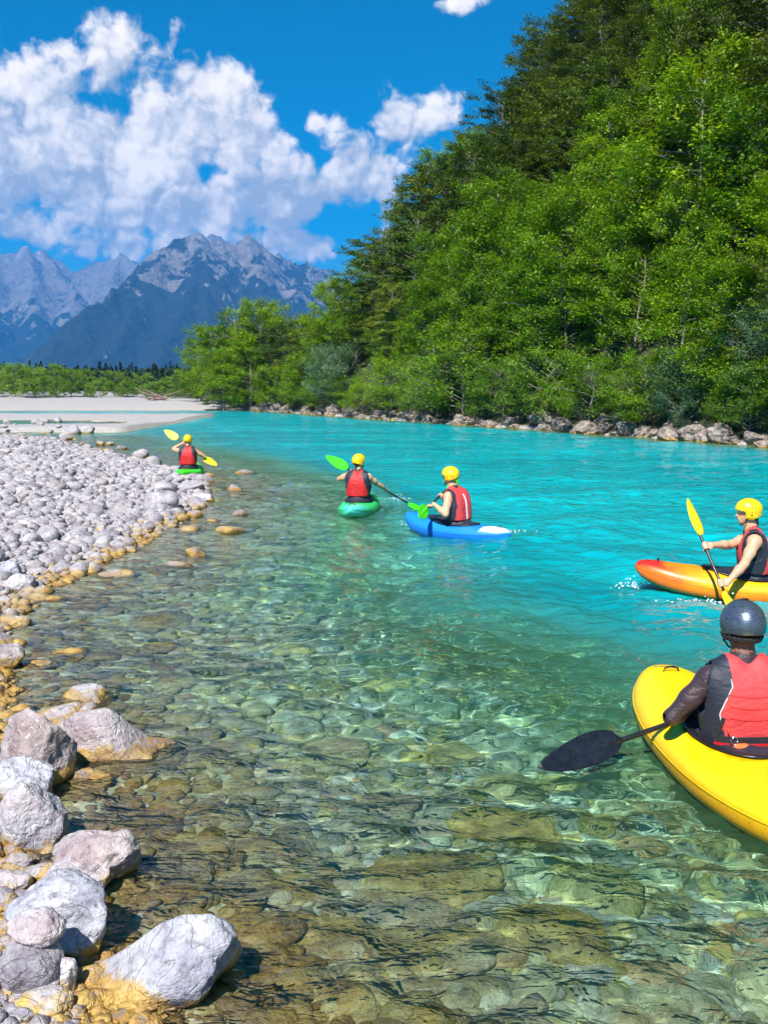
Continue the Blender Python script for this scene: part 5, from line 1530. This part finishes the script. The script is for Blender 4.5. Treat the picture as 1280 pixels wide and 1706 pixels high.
    if helmet == 'yellow':
        for sg in (-1, 1):
            for k in range(5): vent(sg * (math.radians(55) + k * .26), .42 - .035 * k)
            vent(sg * math.radians(98), -.35, .007, 1.8); vent(sg * math.radians(135), -.30); vent(sg * math.radians(98), -.12, .005)
    else:
        for sg in (-1, 1): vent(sg * math.radians(112), -.20, .005)
        d0 = Hd(0, -.01, .158)
        K = SDF(d0 - .04, d0 + .04, .004); K.cap(d0 + np.array([-.016, 0, 0]), d0 + np.array([.016, 0, 0]), .008, .008, .004)
        link('mount_stud', K.mesh('mount_stud'), M_BLACKP, ho)
        Cr = SDF(hc - .19, hc + .19, .006)                                  # padded cradle under the back of the shell
        for q in np.linspace(-1.9, 1.9, 15):
            Cr.cap(Hd(.094 * math.sin(q), -.112 * math.cos(q) + .0, -.030), Hd(.090 * math.sin(q), -.104 * math.cos(q), -.050), .014, .012, .012)
        link('cradle', Cr.mesh('cradle'), M_BLACKT, ho)
    for sg in (-1, 1):                                                       # chin strap
        link('chin_strap', tube_mesh('chin_strap', [(np.array([Hd(sg * .092, .02, -.03), Hd(sg * .085, .035, -.07), Hd(sg * .045, .06, -.118), Hd(0, .068, -.128)]), [.0055] * 4)], 6), M_BLACKP, ho)
    if hair:
        Hh = SDF(hc - np.array([.16, .2, .26]), hc + np.array([.16, .16, .1]), h)
        for q in np.linspace(-1.2, 1.2, 9):
            Hh.cap(Hd(.066 * math.sin(q), -.082 * math.cos(q), .0), Hd(.056 * math.sin(q), -.078 * math.cos(q), -.075 - .02 * math.cos(q * 3)), .020, .014, .012)
        Hh.cap(Hd(.01, -.085, -.06), Hd(.018, -.105, -.115), .022, .012, .02)
        link('hair', Hh.mesh('hair'), M_HAIR, o)
    return tag(o, label, 'person')

def grip_points(A, B, fa, fb):
    A = Vector(A); B = Vector(B); return (A + (B - A) * fa, A + (B - A) * fb)
def extend(A, B, ta, tb):
    """points on the line through A and B at distances ta before A and tb beyond B"""
    A = Vector(A); B = Vector(B); d = (B - A).normalized(); return A - d * ta, B + d * tb
R = math.radians

# --- near paddler in the yellow kayak
p0 = at_depth(1246, 1030, 5.35); p0.z = 0
HEAD_Y = R(3)
kayak('kayak', p0 + Vector((-0.03, 0, 0.0)), HEAD_Y, M_HY, 'large bright yellow kayak cut by the right edge, nearest of all', L=2.6, W=0.40, bow_up=0.12, stern_up=0.06, waist=0.21)
nA = at_depth(1028, 1236, 5.46); gl = at_depth(1120, 1204, 5.58)
dirn = (gl - nA).normalized()
nB = nA + dirn * 1.25
paddle('black paddle with its blade held flat over the water beside the yellow kayak', nA, nB, (0.05, -0.75, 0.62), (0, 0.4, 0.9), M_CARBON, lenA=0.56, wid=0.19)
paddler('paddler in plum long sleeves, coral-red vest and steel-blue helmet, back to the camera', p0, HEAD_Y, (nA + dirn * 0.50, nA + dirn * 1.02), dirn, h=0.0075, skin=M_SKIN2, sleeves=M_RASH,
        twist=R(-2), lean=0.02, helmet='steel', vest=M_CORAL, hair=False, elbow=(0.95, -0.35, -0.6), style='near', scale=1.08, zoff=-0.13)
# --- orange kayak
p1 = at_depth(1262, 853, 10.1); p1.z = 0
H1 = R(80)
kayak('kayak', p1, H1, M_HO, 'orange kayak with red bow tip heading left behind the yellow one', L=2.4, bow_up=0.14, pitch=R(3.0), deck=0.21)
a_ = at_depth(1166, 888, 9.98); b_ = at_depth(1203, 975, 9.62)
nA, nB = extend(a_, b_, 0.0, 0.10)
paddle('paddle with yellow blades and black shaft held upright by the orange kayak', nA, nB, (0.6, -0.8, 0.1), (0.6, -0.8, 0.1), M_YELLP2, wid=0.18, lenA=0.44)
dd = (b_ - a_)
paddler('paddler with yellow helmet, red vest and bare arms in the orange kayak', p1, H1, (a_ + dd * 0.97, a_ + dd * 0.26), -dd, h=0.0085, twist=R(-6), lean=0.04, head_turn=R(8), style='side', elbow=(0.55, -0.6, -0.6), vest=M_CORAL, scale=1.05, zoff=-0.05)
# --- blue kayak
p2 = at_depth(766, 797, 14.2); p2.z = 0
H2 = R(48)
kayak('kayak', p2, H2, M_HB, 'blue kayak with a white patch on its stern in mid river', L=1.95, bow_up=0.16, stern_up=0.05)
b_ = at_depth(712, 847, 14.05); a_ = at_depth(743, 817, 14.85)
nA, nB = extend(a_, b_, 0.12, 0.02)
paddle('paddle with green blade dipping beside the bow of the blue kayak', nA, nB, (0.3, -0.9, 0.2), (0.35, -0.9, 0.2), M_LIMEP, wid=0.2)
dd = b_ - a_
paddler('paddler with yellow helmet and red vest with white back stripe in the blue kayak', p2, H2, (a_ + dd * 0.92, a_ + dd * 0.30), -dd, h=0.011, twist=R(4), lean=0.10, head_turn=R(4), style='stripe', hair=False, elbow=(0.5, -0.3, -0.8), vest=M_CORAL, scale=1.05, zoff=-0.05)
# --- green kayak
p3 = at_depth(597, 771, 17.0); p3.z = 0
H3 = R(-6)
kayak('kayak', p3, H3, M_HT, 'turquoise-green kayak seen from its stern left of the blue one', L=2.2, bow_up=0.12, stern_up=0.10, W=0.34)
a_ = at_depth(577, 780, 17.45); b_ = at_depth(646, 819, 17.40)
nA, nB = extend(a_, b_, 0.0, 0.46)
paddle('paddle with a bright green blade raised left of the turquoise-green kayak', nA, nB, (0.2, -0.9, 0.35), (0.5, -0.4, 0.7), M_LIMEP, wid=0.2)
dd = b_ - a_
paddler('paddler with yellow helmet, red vest and outstretched right arm in the turquoise-green kayak', p3, H3, (a_ + dd * 0.14, a_ + dd * 0.97), dd, h=0.011, twist=R(-10), lean=0.03, head_turn=R(-25), style='trap', elbow=(0.8, -0.5, -0.5))
# --- far lime kayak
p4 = at_depth(312, 734, 24.0); p4.z = 0
H4 = R(3)
kayak('kayak', p4, H4, M_HG, 'small lime green kayak farthest away by the gravel bar', L=2.2, bow_up=0.12, stern_up=0.10, W=0.34)
a_ = at_depth(294, 731, 24.4); b_ = at_depth(341, 763, 24.2)
nA, nB = extend(a_, b_, 0.0, 0.0)
paddle('paddle with yellow-green blades of the farthest kayak', nA, nB, (0.2, -0.9, 0.35), (0.1, -0.6, 0.7), M_YELLP, wid=0.21, lenA=0.42, lenB=0.42)
dd = b_ - a_
paddler('farthest paddler with yellow helmet and red vest in the lime green kayak', p4, H4, (a_ + dd * 0.24, a_ + dd * 0.74), dd, h=0.013, twist=R(0), lean=0.03, style='trap', hair=False, elbow=(0.9, -0.3, -0.5))

# --- spray where bows and blades break the water
def splash(px, py, n, spread, up, label, seed):
    r = np.random.default_rng(seed); p = at(px, py, 0.0); VV, FF = [], []
    V, F = ICO[1]
    for k in range(n):
        c = np.array([r.normal(0, spread), r.normal(0, spread * .35), abs(r.exponential(up)) * .9])
        VV.append(V * r.uniform(.003, .011) * np.array([1.3, 1, .8]) + c); FF.append(F + k * len(V))
    o = link('splash', mesh_np('splash', np.concatenate(VV), np.concatenate(FF)), M_FOAM, loc=p)
    tag(o, label, 'splash', kind='stuff')
M_FOAM = simple('white_spray', (0.85, 0.88, 0.88), 0.25, var=0.03)
splash(1072, 978, 170, 0.14, 0.035, 'white spray at the bow of the orange kayak', 1)
splash(1185, 1006, 110, 0.22, 0.02, 'white spray below the lower paddle blade by the orange kayak', 2)
splash(694, 874, 90, 0.14, 0.03, 'white spray round the green blade beside the blue kayak', 3)
splash(664, 832, 60, 0.12, 0.025, 'white spray where the paddle of the turquoise-green kayak dips', 4)
splash(835, 886, 60, 0.2, 0.01, 'white spray at the stern of the blue kayak', 5)
